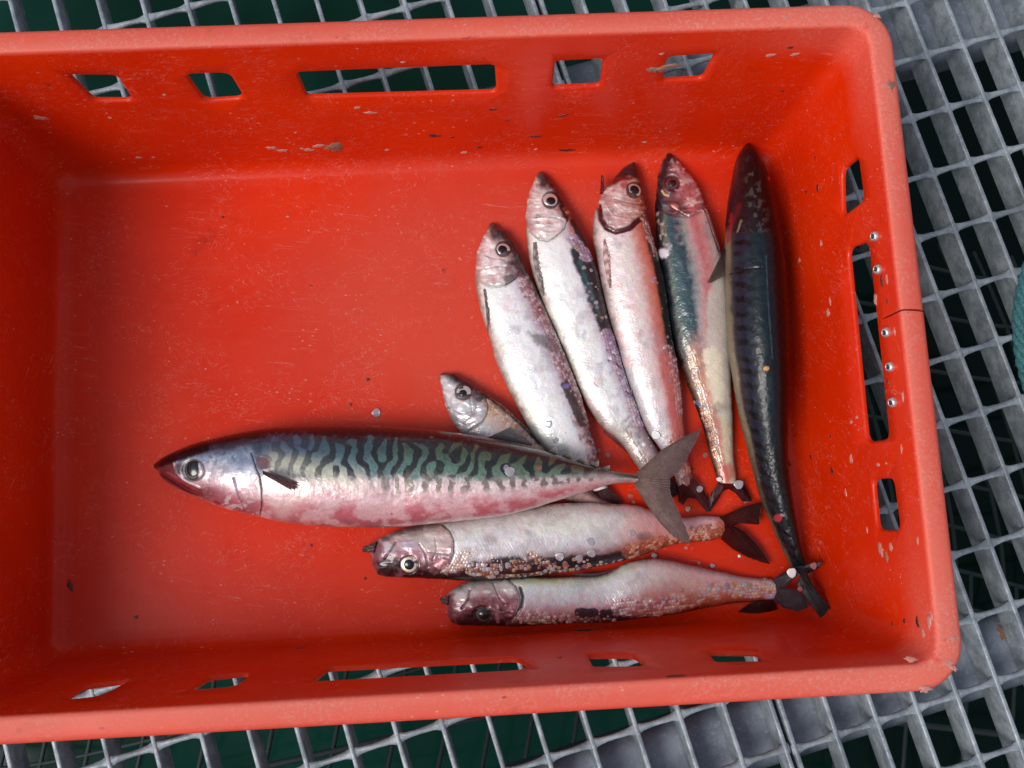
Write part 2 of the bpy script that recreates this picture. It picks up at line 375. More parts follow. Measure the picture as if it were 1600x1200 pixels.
# walls: point on plane + inward normal
sl_ = (SO-.0012-W0o); hl_ = (D-.004-W0z); nn = math.hypot(sl_, hl_)
WALL = {'top': (np.array([0, H+W0o, W0z]), np.array([0, -hl_, sl_])/nn), 'bottom': (np.array([0, -W0o, W0z]), np.array([0, hl_, sl_])/nn),
        'right': (np.array([W+W0o, 0, W0z]), np.array([-hl_, 0, sl_])/nn), 'left': (np.array([-W0o, 0, W0z]), np.array([hl_, 0, sl_])/nn)}
HOLES = [('top', [(107, 118), (182, 119), (208, 158), (147, 158)], .005), ('top', [(289, 117), (358, 115), (382, 155), (320, 159)], .007),
 ('top', [(463, 114), (773, 102), (776, 145), (480, 153)], .005), ('top', [(868, 97), (942, 93), (938, 135), (863, 138)], .004),
 ('top', [(1044, 90), (1118, 85), (1098, 124), (1034, 127)], .005),
 ('right', [(1314, 266), (1340, 244), (1349, 312), (1316, 338)], .006), ('right', [(1323, 388), (1356, 377), (1389, 686), (1353, 691)], .008),
 ('right', [(1362, 749), (1395, 747), (1406, 829), (1370, 828)], .007),
 ('bottom', [(97, 1093), (155, 1087), (204, 1061), (132, 1070)], .008), ('bottom', [(292, 1078), (366, 1072), (395, 1049), (328, 1056)], .008),
 ('bottom', [(486, 1064), (812, 1046), (828, 1038), (808, 1027), (512, 1042)], .006), ('bottom', [(918, 1022), (928, 1041), (1004, 1040), (1006, 1033), (990, 1022)], .004), ('bottom', [(1106, 1017), (1120, 1034), (1196, 1032), (1182, 1018)], .005)]
def fillet(P, r, n=5):
    out = []; N = len(P)
    for i in range(N):
        a, b, c = P[i-1], P[i], P[(i+1) % N]
        la = np.linalg.norm(a-b); lc = np.linalg.norm(c-b)
        ra = min(r, la*.45); rc = min(r, lc*.45)
        s = b+(a-b)/la*ra; e = b+(c-b)/lc*rc
        for k_ in range(n+1):
            t = k_/n; out.append((1-t)**2*s+2*t*(1-t)*b+t*t*e)
    return out
CV = []; CF = []
def prism(loops):
    b0 = len(CV); m = len(loops[0])
    for l in loops: CV.extend(l)
    for i in range(len(loops)-1):
        for j in range(m): CF.append((b0+i*m+j, b0+i*m+(j+1) % m, b0+(i+1)*m+(j+1) % m, b0+(i+1)*m+j))
    CF.append(tuple(b0+j for j in range(m))[::-1]); CF.append(tuple(b0+(len(loops)-1)*m+j for j in range(m)))
def cut(P, n, r):
    P = fillet(P, r); N = len(P); P = np.array(P)
    nr = []
    for i in range(N):
        tg = P[(i+1) % N]-P[i-1]; q = np.cross(tg, n); nr.append(q/np.linalg.norm(q))
    nr = np.array(nr)
    if np.dot((P-P.mean(0)).ravel(), nr.ravel()) < 0: nr = -nr
    prism([P+n*dn+nr*o for dn, o in ((.004, .0034), (.0002, .0019), (-.0005, .0009), (-.0012, .0003), (-.002, 0), (-.014, 0))])
for wl, px, r in HOLES:
    p0, n = WALL[wl]; cut([unp_plane(x, y, p0, n) for x, y in px], n, r)
p0, n = WALL['left']
up = np.array([-sl_, 0, hl_])/nn
cut([p0+np.array([0, y_, 0])+up*h_ for y_, h_ in ((.10, .095), (.26, .095), (.26, .122), (.10, .122))], n, .008)
# the crack in the right rim
ck = [(1366, 502), (1384, 493), (1397, 487), (1412, 484), (1430, 484), (1462, 486)]
cp = [unp(x, y, D) for x, y in ck]; wds = [.0002, .0004, .0006, .0006, .0007, .0008]
lo = [p_+np.array([0, -w_, 0]) for p_, w_ in zip(cp, wds)]+[p_+np.array([0, w_, 0]) for p_, w_ in list(zip(cp, wds))[::-1]]
prism([[p_*np.array([1, 1, 0])+np.array([0, 0, z_]) for p_ in lo] for z_ in (D-.024, D+.01)])
cme = mesh_from('cut', CV, CF, False)
bm = bmesh.new(); bm.from_mesh(cme); bmesh.ops.recalc_face_normals(bm, faces=bm.faces); bm.to_mesh(cme); bm.free()
cuto = bpy.data.objects.new('cut', cme); COL.objects.link(cuto)
md = tmp.modifiers.new('b', 'BOOLEAN'); md.operation = 'DIFFERENCE'; md.object = cuto; md.solver = 'EXACT'
dg = bpy.context.evaluated_depsgraph_get()
cm = bpy.data.meshes.new_from_object(tmp.evaluated_get(dg))
bpy.data.objects.remove(tmp); bpy.data.objects.remove(cuto)
cm.name = 'fish_crate'; cm.materials.clear()
co_ = np.empty(len(cm.vertices)*3, np.float32); cm.vertices.foreach_get('co', co_); co_ = co_.reshape(-1, 3)
offx = np.maximum(np.abs(co_[:, 0]-cx)-W/2, np.abs(co_[:, 1]-cy)-H/2)
wear_sheen = np.clip((co_[:, 2]-(D-.0022))/.0010, 0, 1)*(.62+.38*np.exp(-((offx-(SO+.0035))/.004)**2))*(offx > SO-.002)+.3*(offx > SO+RW-.003)*(co_[:, 2] > D-.012)  # rim mask: ridge wear and painted sky sheen together
dcorn = np.hypot(co_[:, 0]-(W+.05), np.minimum(np.abs(co_[:, 1]-(H+.05)), np.abs(co_[:, 1]+.05)))
wear_sheen += .6*np.exp(-(dcorn/.08)**2)*(co_[:, 2] > D-.02)
set_f(cm, np.clip(wear_sheen, 0, 1), 'wear_sheen')
cm.shade_smooth(); cm.set_sharp_from_angle(angle=math.radians(38))
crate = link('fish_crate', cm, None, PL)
tag(crate, 'scratched red plastic crate with slotted walls and a cracked rim, standing on the steel grating', 'crate')
# rivets
for x, y in ((1369, 369), (1374, 421), (1387, 519), (1393, 573), (1397, 628)):
    p0, n = WALL['right']; P = unp_plane(x, y, p0, n)
    bmr = bmesh.new()
    pr = [(0.0034, -.0005), (.0036, .0008), (.0035, .0020), (.0029, .0031), (.0021, .0036), (.0016, .0034), (.0014, .0010), (.0006, .0006)]
    V = []; F = []; sg = 24
    for r_, z_ in pr:
        for j in range(sg): V.append((r_*math.cos(j/sg*2*math.pi), r_*math.sin(j/sg*2*math.pi), z_))
    for i in range(len(pr)-1):
        for j in range(sg): F.append((i*sg+j, i*sg+(j+1) % sg, (i+1)*sg+(j+1) % sg, (i+1)*sg+j))
    F.append(tuple((len(pr)-1)*sg+j for j in range(sg))); bmr.free()
    me = mesh_from('rivet', V, F); me.materials.append(RIV); me.materials.append(DARK)
    for pg in me.polygons:
        if pg.index >= sg*5: pg.material_index = 1
    o = link('rivet', me, crate)
    tilt = Vector((n[0]-.25, n[1]-.1+rnd.uniform(-.2, .2), n[2]+.3)).normalized()
    o.matrix_world = Matrix.Translation(Vector(P)) @ tilt.to_track_quat('Z', 'Y').to_matrix().to_4x4()

# ------------------------------------------------------------------ noise tools for painting skin
def vnoise(X, Y, seed=0):
    xi = np.floor(X).astype(np.int64); yi = np.floor(Y).astype(np.int64); fx = X-xi; fy = Y-yi
    fx = fx*fx*(3-2*fx); fy = fy*fy*(3-2*fy)
    def h(a, b):
        n_ = (a*374761393+b*668265263+seed*982451653) & 0xffffffff
        n_ = ((n_ ^ (n_ >> 13))*1274126177) & 0xffffffff
        return ((n_ ^ (n_ >> 16)) & 0xffff)/65535.
    return (h(xi, yi)*(1-fx)+h(xi+1, yi)*fx)*(1-fy)+(h(xi, yi+1)*(1-fx)+h(xi+1, yi+1)*fx)*fy
def fbm(X, Y, s, seed=0, oc=4):
    v = 0; a = .5; t = 0
    for i in range(oc): v = v+a*vnoise(X/s, Y/s, seed+i*17); t += a; a *= .55; s = s/2.03
    return v/t
def hashc(a, b, seed):
    n_ = (a*73856093 ^ b*19349663 ^ seed*83492791) & 0xffffffff
    n_ = ((n_ ^ (n_ >> 13))*1274126177) & 0xffffffff
    return ((n_ ^ (n_ >> 16)) & 0xffff)/65535.
def sst(x, a, b):
    t = np.clip((x-a)/(b-a), 0, 1); return t*t*(3-2*t)
def dpoly(X, Y, pts):
    d = np.full(X.shape, 1e9)
    for (x0, y0), (x1, y1) in zip(pts[:-1], pts[1:]):
        dx, dy = x1-x0, y1-y0; L = dx*dx+dy*dy+1e-9
        t = np.clip(((X-x0)*dx+(Y-y0)*dy)/L, 0, 1)
        d = np.minimum(d, np.hypot(X-x0-t*dx, Y-y0-t*dy))
    return d
def inside(X, Y, poly):
    c = np.zeros(X.shape, bool); n_ = len(poly); j = n_-1
    for i in range(n_):
        xi, yi = poly[i]; xj, yj = poly[j]
        if yi != yj: c ^= ((yi > Y) != (yj > Y)) & (X < (xj-xi)*(Y-yi)/(yj-yi)+xi)
        j = i
    return c
def spline(pts, n):
    """Catmull-Rom through pts, n samples by arc length"""
    P = np.array(pts, float); Q = np.vstack([2*P[0]-P[1], P, 2*P[-1]-P[-2]]); o = []
    for i in range(1, len(Q)-2):
        t = np.linspace(0, 1, 16, endpoint=False)[:, None]
        a, b, c, d = Q[i-1], Q[i], Q[i+1], Q[i+2]
        o.append(.5*((2*b)+(-a+c)*t+(2*a-5*b+4*c-d)*t*t+(-a+3*b-3*c+d)*t**3))
    o = np.vstack(o+[P[-1:]]); s = np.r_[0, np.cumsum(np.linalg.norm(np.diff(o, axis=0), axis=1))]
    u = np.linspace(0, s[-1], n)
    return np.stack([np.interp(u, s, o[:, i]) for i in range(P.shape[1])], 1)
def stops(t, st):
    t = np.clip(t, 0, 1); xs = [s[0] for s in st]; cs = np.array([lin(s[1]) for s in st])
    return np.stack([np.interp(t, xs, cs[:, i]) for i in range(3)], -1)
def mx(C, col, m):
    return C*(1-m[..., None])+lin(col)*m[..., None]

# ------------------------------------------------------------------ fish
LOOSE = {}
class Fish: pass
def make_fish(name, label, cat, group, Dp, Bp, thick, zbase, paint, nlen=1.0, gill=None, gill_front=None, eye=None, power=.9, skew=0.0, seed=0, thmul=None):
    f = Fish(); f.name = name
    L = np.linalg.norm(np.diff(np.array(Dp, float), axis=0), axis=1).sum()
    nu = int(L*1.0*nlen); 
    Wd = max(math.hypot(a[0]-b[0], a[1]-b[1]) for a, b in zip(spline(Dp, 20), spline(Bp, 20)))
    nt_ = int(Wd*1.35*nlen); nb = 24
    # denser start near the nose so that the tip rounds off
    uu = np.linspace(0, 1, nu)**1.12
    Ds = spline(Dp, 800); Bs = spline(Bp, 800); g = np.linspace(0, 1, 800)
    Du = np.stack([np.interp(uu, g, Ds[:, i]) for i in (0, 1)], 1); Bu = np.stack([np.interp(uu, g, Bs[:, i]) for i in (0, 1)], 1)
    wpx = np.linalg.norm(Du-Bu, axis=1); wn = wpx/wpx.max()
    T = thick/2*wn**.75
    if thmul is not None: T = T*np.interp(uu, *zip(*thmul))
    zb = np.interp(uu, [a for a, b in zbase], [b for a, b in zbase])
    zc = zb+T
    PD = unp(Du[:, 0], Du[:, 1], zc); PB = unp(Bu[:, 0], Bu[:, 1], zc)
    Mid = (PD+PB)/2; Wv = (PD-PB)/2
    ph = np.r_[np.linspace(0, math.pi, nt_), np.linspace(math.pi, 2*math.pi, nb+2)[1:-1]]
    cph, sph = np.cos(ph), np.sin(ph)
    ss = np.sign(sph)*np.abs(sph)**power
    P = Mid[:, None, :]+Wv[:, None, :]*cph[None, :, None]
    P[..., 2] += T[:, None]*ss[None, :]
    # skew: ridge nearer one side
    if skew: P[..., :] += Wv[:, None, :]*(skew*np.maximum(sph, 0)**2)[None, :, None]
    du = np.gradient(P, axis=0); dv = (np.roll(P, -1, 1)-np.roll(P, 1, 1))
    Nn = np.cross(du, dv); Nn /= np.linalg.norm(Nn, axis=-1, keepdims=True)+1e-12
    c_ = P-Mid[:, None, :]
    if (Nn*c_).sum() < 0: Nn = -Nn
    X, Y = proj(P)
    t = (1-cph)/2
    Tt = np.broadcast_to(t[None, :], X.shape).copy(); Uu = np.broadcast_to(uu[:, None], X.shape).copy()
    s_px = np.r_[0, np.cumsum(np.linalg.norm(np.diff((Du+Bu)/2, axis=0), axis=1))]
    Sx = np.broadcast_to(s_px[:, None], X.shape); Ax = Tt*wpx[:, None]
    f.__dict__.update(X=X, Y=Y, t=Tt, u=Uu, s=Sx, a=Ax, P=P, N=Nn, seed=seed)
    C, sil, h = paint(f)
    C = np.clip(C, 0.002, .92)
    fade = np.minimum(1, wpx/14.)[:, None]
    P2 = P+Nn*(h*fade)[..., None]*0.0005      # height given in px-like units (0.5 mm)
    f.P2 = P2
    nuu, nv = X.shape
    idx = np.arange(nuu*nv).reshape(nuu, nv)
    a = idx[:-1, :]; b = np.roll(idx, -1, 1)[:-1, :]; c = np.roll(idx, -1, 1)[1:, :]; d = idx[1:, :]
    Fq = np.stack([a, b, c, d], -1).reshape(-1, 4)
    # orientation
    v0, v1, v2 = P2.reshape(-1, 3)[Fq[:, 0]], P2.reshape(-1, 3)[Fq[:, 1]], P2.reshape(-1, 3)[Fq[:, 2]]
    fn = np.cross(v1-v0, v2-v0)
    if (fn*Nn.reshape(-1, 3)[Fq[:, 0]]).sum() < 0: Fq = Fq[:, ::-1]
    V = P2.reshape(-1, 3); n0 = len(V)
    root = bpy.data.objects.new(name, None); COL.objects.link(root)
    base = Mid[len(Mid)//2].copy(); base[2] = max(0, base[2]-T.max()); root.location = base; root.empty_display_size = .02
    tag(root, label, cat, group); f.root = root; f.base = base
    # caps: two extra vertices
    Vc = np.vstack([V, P2[0].mean(0)[None], P2[-1].mean(0)[None]])
    q = np.arange(nv)
    cap0 = np.stack([np.full(nv, n0), idx[0][q], idx[0][(q+1) % nv]], 1); cap1 = np.stack([np.full(nv, n0+1), idx[-1][(q+1) % nv], idx[-1][q]], 1)
    tri = np.vstack([cap0, cap1])
    me = bpy.data.meshes.new(name)
    me.vertices.add(len(Vc)); me.vertices.foreach_set('co', (Vc-base).astype(np.float32).ravel())
    li = np.r_[Fq.ravel(), tri.ravel()].astype(np.int32)
    me.loops.add(len(li)); me.loops.foreach_set('vertex_index', li)
    ls = np.r_[np.arange(len(Fq))*4, len(Fq)*4+np.arange(len(tri))*3].astype(np.int32)
    me.polygons.add(len(ls)); me.polygons.foreach_set('loop_start', ls)
    me.update(calc_edges=True); me.validate(); me.shade_smooth()
    CF_ = np.vstack([C.reshape(-1, 3), C[0].mean(0)[None], C[-1].mean(0)[None]])
    set_col(me, CF_); set_f(me, np.r_[sil.ravel(), 0, 0], 'silver')
    link('body', me, root, FISHB if seed == 88 else FISH)
    f.C, f.sil = C, sil
    # gill cover: the plate over the gills, lifted off the skin
    if gill:
        poly = list(gill)+list(gill_front)
        up = np.zeros(X.shape, bool); up[:, :nt_] = True
        ins = inside(X, Y, poly) & up & (Y > -1e9)
        dd = dpoly(X, Y, poly+[poly[0]]); dr = dpoly(X, Y, gill)
        hh = .10+1.9*np.exp(-(dr/11)**2)+.5*sst(dd, 0, 14)
        Pg = P2+Nn*(hh*.0005)[..., None]
        fm = ins[:-1] & ins[1:] & np.roll(ins, -1, 1)[:-1] & np.roll(ins, -1, 1)[1:]
        fm[:, nt_-1:] = False
        fi = np.stack([a, b, c, d], -1)[fm]
        if (fn*Nn.reshape(-1, 3)[np.stack([a, b, c, d], -1).reshape(-1, 4)[:, 0]]).sum() < 0: fi = fi[:, ::-1]
        usd, inv = np.unique(fi.ravel(), return_inverse=True)
        fi = inv.reshape(-1, 4)
        me = mesh_from('gill_cover', Pg.reshape(-1, 3)[usd]-base, fi)
        Cg = C.copy(); e = np.exp(-(dr/1.6)**2); Cg = Cg*(1-.25*e[..., None])+.25*e[..., None]*lin((235, 225, 220))
        set_col(me, Cg.reshape(-1, 3)[usd]); set_f(me, np.clip(sil+.15, 0, 1).ravel()[usd], 'silver')
        link('gill_cover', me, root, FISH)
    if eye:
        ex, ey, ro, rp, kind, off = eye
        j = np.argmin((X[:, :nt_]-ex)**2+(Y[:, :nt_]-ey)**2); iu, iv = np.unravel_index(j, X[:, :nt_].shape)
        c0 = P2[iu, iv]-Nn[iu, iv]*.0004; n0_ = Nn[iu, iv].copy(); n0_ = n0_+np.array([0, 0, .8]); n0_ /= np.linalg.norm(n0_)
        mpx = np.linalg.norm(P2[iu, iv]-CC)/FPX
        def dome(r0, r1, z0, zh, sg=36, nr=8, lip=0):
            V = []; F = []
            for i in range(nr+1):
                q = i/nr; r = r0+(r1-r0)*q
                z = z0+zh*(1-q*q)+lip*math.exp(-((q-.86)/.1)**2)
                for k_ in range(sg): V.append((r*math.cos(k_/sg*2*math.pi), r*math.sin(k_/sg*2*math.pi)*.96, z))
            for i in range(nr):
                for k_ in range(sg): F.append((i*sg+k_, (i+1)*sg+k_, (i+1)*sg+(k_+1) % sg, i*sg+(k_+1) % sg))
            F.append(tuple(range(sg)))
            # underside skirt
            b0 = len(V)
            for k_ in range(sg): V.append((r1*.95*math.cos(k_/sg*2*math.pi), r1*.95*math.sin(k_/sg*2*math.pi), z0-.0016))
            for k_ in range(sg): F.append((nr*sg+k_, b0+k_, b0+(k_+1) % sg, nr*sg+(k_+1) % sg))
            F.append(tuple(b0+k_ for k_ in range(sg))[::-1])
            return V, F
        V, F = dome(.0001, ro*mpx, 0, .0012, lip=.0004)
        eo = link('eye', mesh_from('eye', V, F), root, IRIS[kind])
        Rm = Vector(n0_).to_track_quat('Z', 'Y').to_matrix().to_4x4()
        eo.matrix_local = Matrix.Translation(Vector(c0-base)) @ Rm
        V, F = dome(.0001, rp*mpx, .0009, .0008)
        po = link('pupil', mesh_from('pupil', V, F), eo, PUPIL); po.location = (off[0]*mpx, off[1]*mpx, 0)
    return f
def fin(f, name, basep, outp, zb, zt, c0, c1, alpha=(1, .85), rays=26, nv=40, nu=90, seed=0, label=None, rag=.04, thick=.0005):
    """membrane between a base line and an outer line, with rays running from base to edge"""
    A = spline(basep, nu) if len(basep) > 2 else np.linspace(basep[0], basep[1], nu)
    B = spline2(outp, nu)
    q = np.linspace(0, 1, nv)
    rg = 1-rag*vnoise(np.arange(nu)*.35, np.zeros(nu), seed+5)
    V = []; Cc = []; Al = []
    Z0 = np.linspace(zb[0], zb[1], nu) if hasattr(zb, '__len__') else np.full(nu, zb)
    Z1 = np.interp(np.linspace(0, 1, nu), np.linspace(0, 1, len(zt)), zt) if hasattr(zt, '__len__') else np.full(nu, zt)
    QQ = q[:, None]*rg[None, :]
    X = A[None, :, 0]*(1-QQ)+B[None, :, 0]*QQ; Y = A[None, :, 1]*(1-QQ)+B[None, :, 1]*QQ
    Zz = Z0[None]*(1-QQ)+Z1[None]*QQ
    r = np.linspace(0, 1, nu)[None, :]*rays+.25*vnoise(QQ*6, np.zeros_like(QQ)+seed, seed)
    ray = .5+.5*np.cos(2*math.pi*r*(1+(QQ > .45)*1.0)); 
    P = unp(X, Y, Zz); P[..., 2] += .00035*ray+.0006*vnoise(QQ*5+seed, np.linspace(0, 6, nu)[None]+0*QQ, seed+2)
    C = lin(c0)[None, None]*(1-QQ[..., None])+lin(c1)[None, None]*QQ[..., None]
    nz = fbm(X, Y, 14, seed+3)
    C = C*(.30+1.15*(ray*.55+nz*.45))[..., None]; C = C*(.8+.4*vnoise(X/2.5, Y/2.5, seed+8))[..., None]
    al = np.clip((alpha[0]*(1-QQ)+alpha[1]*QQ)*(.78+.3*ray), 0, 1)
    top = P.reshape(-1, 3); bot = top-np.array([0, 0, thick]); n_ = len(top)
    idx = np.arange(n_).reshape(nv, nu)
    a, b, c, d = idx[:-1, :-1].ravel(), idx[:-1, 1:].ravel(), idx[1:, 1:].ravel(), idx[1:, :-1].ravel()
    F1 = np.stack([a, b, c, d], 1)
    v0, v1, v2 = top[F1[:, 0]], top[F1[:, 1]], top[F1[:, 2]]
    if np.cross(v1-v0, v2-v0)[:, 2].sum() < 0: F1 = F1[:, ::-1]
    F2 = F1[:, ::-1]+n_
    rim = np.r_[idx[0, :], idx[1:, -1], idx[-1, -2::-1], idx[-2:0:-1, 0]]
    rn = np.roll(rim, -1); F3 = np.stack([rim, rn, rn+n_, rim+n_], 1)
    F = np.vstack([F1, F2, F3])
    me = mesh_from(name, np.vstack([top, bot])-f.base, F)
    set_col(me, np.vstack([C.reshape(-1, 3)]*2)); set_f(me, np.r_[al.ravel(), al.ravel()], 'alpha')
    o = link(name, me, f.root, FIN)
    if label: o['label'] = label
    return o
def spline2(pts, n):
    P = np.array(pts, float); s = np.r_[0, np.cumsum(np.linalg.norm(np.diff(P, axis=0), axis=1))]; u = np.linspace(0, s[-1], n)
    return np.stack([np.interp(u, s, P[:, i]) for i in (0, 1)], 1)
BEADS = [(205, 170, 130), (170, 110, 92), (140, 66, 62), (190, 180, 200), (225, 212, 200), (120, 84, 92), (60, 34, 38)]
LILAC = [(200, 190, 225), (225, 215, 235), (190, 160, 200), (235, 230, 235), (215, 180, 190), (160, 140, 180)]
ROSE = [(205, 168, 172), (180, 125, 132), (222, 200, 206), (160, 105, 112), (232, 220, 222)]
TAN = [(215, 185, 155), (190, 150, 125), (225, 205, 185), (170, 130, 115), (200, 180, 190)]
ORNG = [(190, 112, 82), (165, 85, 62), (205, 150, 118), (140, 70, 54), (215, 175, 155)]
def cells(f, cs, seed, ax=1.0):
    """overlapping scale lattice: random value per cell, 0..1 radius in the cell, edge"""
    r = f.a/cs+.5*(vnoise(f.s/(cs*2.2), f.a/(cs*2.2), seed+60)-.5); row = np.floor(r); sx = f.s/(cs*1.05*ax)+.5*(row % 2)+.12*vnoise(f.s/9, f.a/9, seed)
    sx = sx+.6*(vnoise(f.s/(cs*2.5), f.a/(cs*2.5), seed+61)-.5); colm = np.floor(sx); fx = sx-colm-.5; fy = r-row-.5
    hz = hashc(row.astype(np.int64)+7, colm.astype(np.int64)+3, seed+5); rad = np.hypot(fx+(hz-.5)*.3, fy+(((hz*7)%1)-.5)*.3)*(1.7+.9*((hz*13)%1))
    edge = sst(fx+.35*fy*fy*4*.5, .22, .5)
    return hashc(row.astype(np.int64), colm.astype(np.int64), seed), rad, edge, row, colm
def apply_layers(f, C, sil, h, layers):
    X, Y = f.X, f.Y
    for n_, l in enumerate(layers):
        kind, geo, r, soft, col, amt = l[:6]; nzz = l[6] if len(l) > 6 else 3; hh = l[7] if len(l) > 7 else 0
        if kind[0] == 'k': d = dpoly(X, Y, geo)-r
        elif kind[0] == 'b':
            cx_, cy_, ry, ang = geo; a = math.radians(ang); dx = X-cx_; dy = Y-cy_
            p_ = dx*math.cos(a)+dy*math.sin(a); q_ = -dx*math.sin(a)+dy*math.cos(a)
            d = (np.hypot(p_/r, q_/ry)-1)*min(r, ry)
        elif kind[0] == 'p':
            d = dpoly(X, Y, list(geo)+[geo[0]]); d = np.where(inside(X, Y, geo), -d, d)-r
        if nzz: d = d+(fbm(X, Y, max(5, nzz*2.2), f.seed+n_*3, 4)-.5)*2*nzz
        m = (1-sst(d, -soft, soft))*amt
        if kind.endswith('c'):      # cells coloured from a palette
            cs = l[8] if len(l) > 8 else 5
            hv, rad, edge, row, colm = cells(f, cs, f.seed+n_)
            pal = np.array([lin(c) for c in col]); ci = (hv*len(pal)*.9999).astype(int)
            cc = pal[ci]*(1.06-.26*np.clip(rad-.35, 0, 1))[..., None]
            mc = hashc(row.astype(np.int64)+31, colm.astype(np.int64), f.seed+n_+9) < np.clip(m*1.15, 0, 1)
            # cell centre decides, so borders follow the scales
            mm = np.where(m > .02, sst(m, .15, .75), 0)*.74*np.where(mc, 1, .12)*(1-sst(rad, 1.0, 1.5)*.5)
            C[:] = C*(1-mm[..., None])+cc*mm[..., None]
            h += mm*(.42*np.clip(1-rad**2, -.3, 1)+.35*np.clip(-rad*.3+.3, -.3, .3))*(hh if hh else 1)
            sil[:] = np.maximum(sil, mm*.6)
        else:
            C[:] = mx(C, col, m)
            if hh: h += m*hh
def herring(mid, tail, ut, gill, headcol, layers, nosepts, scales=.5, hs=None):
    hk = 1 if scales >= .5 else .4
    def paint(f):
        X, Y, t = f.X, f.Y, f.t
        tt = t+(fbm(X, Y, 22, f.seed)-.5)*.10+(fbm(X, Y, 5, f.seed+4)-.5)*.07
        k_ = sst(f.u+(fbm(X, Y, 30, f.seed+8)-.5)*.15, *ut)[..., None]
        C = stops(tt, mid)*(1-k_)+stops(tt, tail)*k_
        h = np.zeros(X.shape); sil = np.full(X.shape, .55)*sst(t, .06, .25)
        # fine scales
        hv, rad, edge, row, colm = cells(f, 4.4, f.seed)
        j = (hv-.5); C = C*(1+j*.16*scales)[..., None]
        C = C*(1-edge*.10*scales)[..., None]; h -= edge*.22
        C = C*(1+np.stack([vnoise(X/7, Y/7, 3)-.5, vnoise(X/8, Y/8, 5)-.5, vnoise(X/6, Y/6, 9)-.5], -1)*.13)
        bl = sst(fbm(X, Y, 26, f.seed+40), .56, .74)*sst(t, .2, .35); C = mx(C, (165, 155, 158), bl*.4)
        pk = sst(fbm(X, Y, 18, f.seed+50), .58, .72)*sst(t, .2, .35); C = mx(C, (222, 168, 160), pk*.22)
        dk = sst(vnoise(X/3.1, Y/3.1, f.seed+60), .93, .99); C = mx(C, (60, 40, 40), dk*.5)
        h += (fbm(X, Y, 40, f.seed+70)-.5)*2.2+(fbm(X, Y, 11, f.seed+71)-.5)*1.2
        # head
        gp = np.array(gill, float); e0 = gp[0]+(gp[0]-gp[1])*40; e1 = gp[-1]+(gp[-1]-gp[-2])*40
        hp = [tuple(e0)]+[tuple(q) for q in gp]+[tuple(e1)]+nosepts
        dg_ = dpoly(X, Y, hp[:len(gp)+2]); ins = inside(X, Y, hp)
        hm = sst(np.where(ins, dg_, -dg_), -1.5, 2.5)
        hv2 = stops(tt, headcol)
        fc = fbm(X+Y*.5, Y*.6-X*.2, 10, f.seed+80); hv2 = hv2*(.70+.62*fc)[..., None]; hv2 = mx(hv2, (250, 244, 240), sst(fbm(X*.7, Y*1.4, 9, f.seed+84), .56, .68)*.55*hk*sst(t, .2, .35))
        hv2 = mx(hv2, (195, 130, 135), sst(fbm(X, Y, 13, f.seed+81), .52, .75)*.32)
        hv2 = mx(hv2, (60, 48, 52), sst(fbm(X, Y, 10, f.seed+82), .62, .78)*.35*hk)
        C = C*(1-hm[..., None])+hv2*hm[..., None]; sil = sil*(1-hm)+.6*sst(t, .1, .3)*hm
        h = h*(1-hm)+((fbm(X, Y, 12, f.seed+83, 2)-.5)*4.0+np.abs(fbm(X*.6, Y*1.3, 14, f.seed+85, 2)-.5)*-5)*hm*hk
        # gill slit
        gd = dpoly(X, Y, gill); slit = np.exp(-(gd/2.0)**2)*np.where(ins, .5, 1)
        C = mx(C, (60, 34, 36), slit*.5); h -= slit*1.6
        apply_layers(f, C, sil, h, layers)
        if hs: hs(f, C, sil, h)
        # the very edge of the back is dark
        return C, np.clip(sil, 0, 1), h
    return paint
def seg(x0, y0, x1, y1): return [(x0, y0), (x1, y1)]
def eyering(x, y, r, c=(45, 30, 32)): return ('b', (x, y, r+2.2, 0), r+2.2, .9, c, .85, 0, -1.0)

WHITE = [(0, (14, 12, 18)), (.05, (30, 24, 30)), (.10, (95, 72, 82)), (.18, (170, 142, 152)), (.28, (220, 214, 222)), (.40, (246, 248, 250)), (.78, (250, 252, 248)), (.93, (225, 218, 208)), (1, (150, 130, 122))]
HEADC = [(0, (26, 18, 22)), (.08, (50, 36, 42)), (.2, (140, 120, 122)), (.36, (222, 212, 212)), (.7, (242, 230, 228)), (1, (170, 140, 138))]

# ---------------------------------------------------------------- mackerel paint
def labyrinth(seed=3):
    N = 1024; r = np.random.RandomState(seed); z = r.randn(N//2, N); Fz = np.fft.fft2(z)
    fy = np.fft.fftfreq(N//2)[:, None]; fx = np.fft.fftfreq(N)[None, :]
    k_ = np.hypot(fx, fy); an = np.abs(np.arctan2(fy, np.abs(fx)+1e-9))
    flt = np.exp(-((k_-1/22.)/.0110)**2)*np.exp(-(an/.80)**2)
    o = np.real(np.fft.ifft2(Fz*flt)); return o/o.std()
LAB = labyrinth()
def samp(A, x, y):
    x = np.mod(x, A.shape[1]-1.001); y = np.mod(y, A.shape[0]-1.001); xi = x.astype(int); yi = y.astype(int); fx = x-xi; fy = y-yi
    return (A[yi, xi]*(1-fx)+A[yi, xi+1]*fx)*(1-fy)+(A[yi+1, xi]*(1-fx)+A[yi+1, xi+1]*fx)*fy
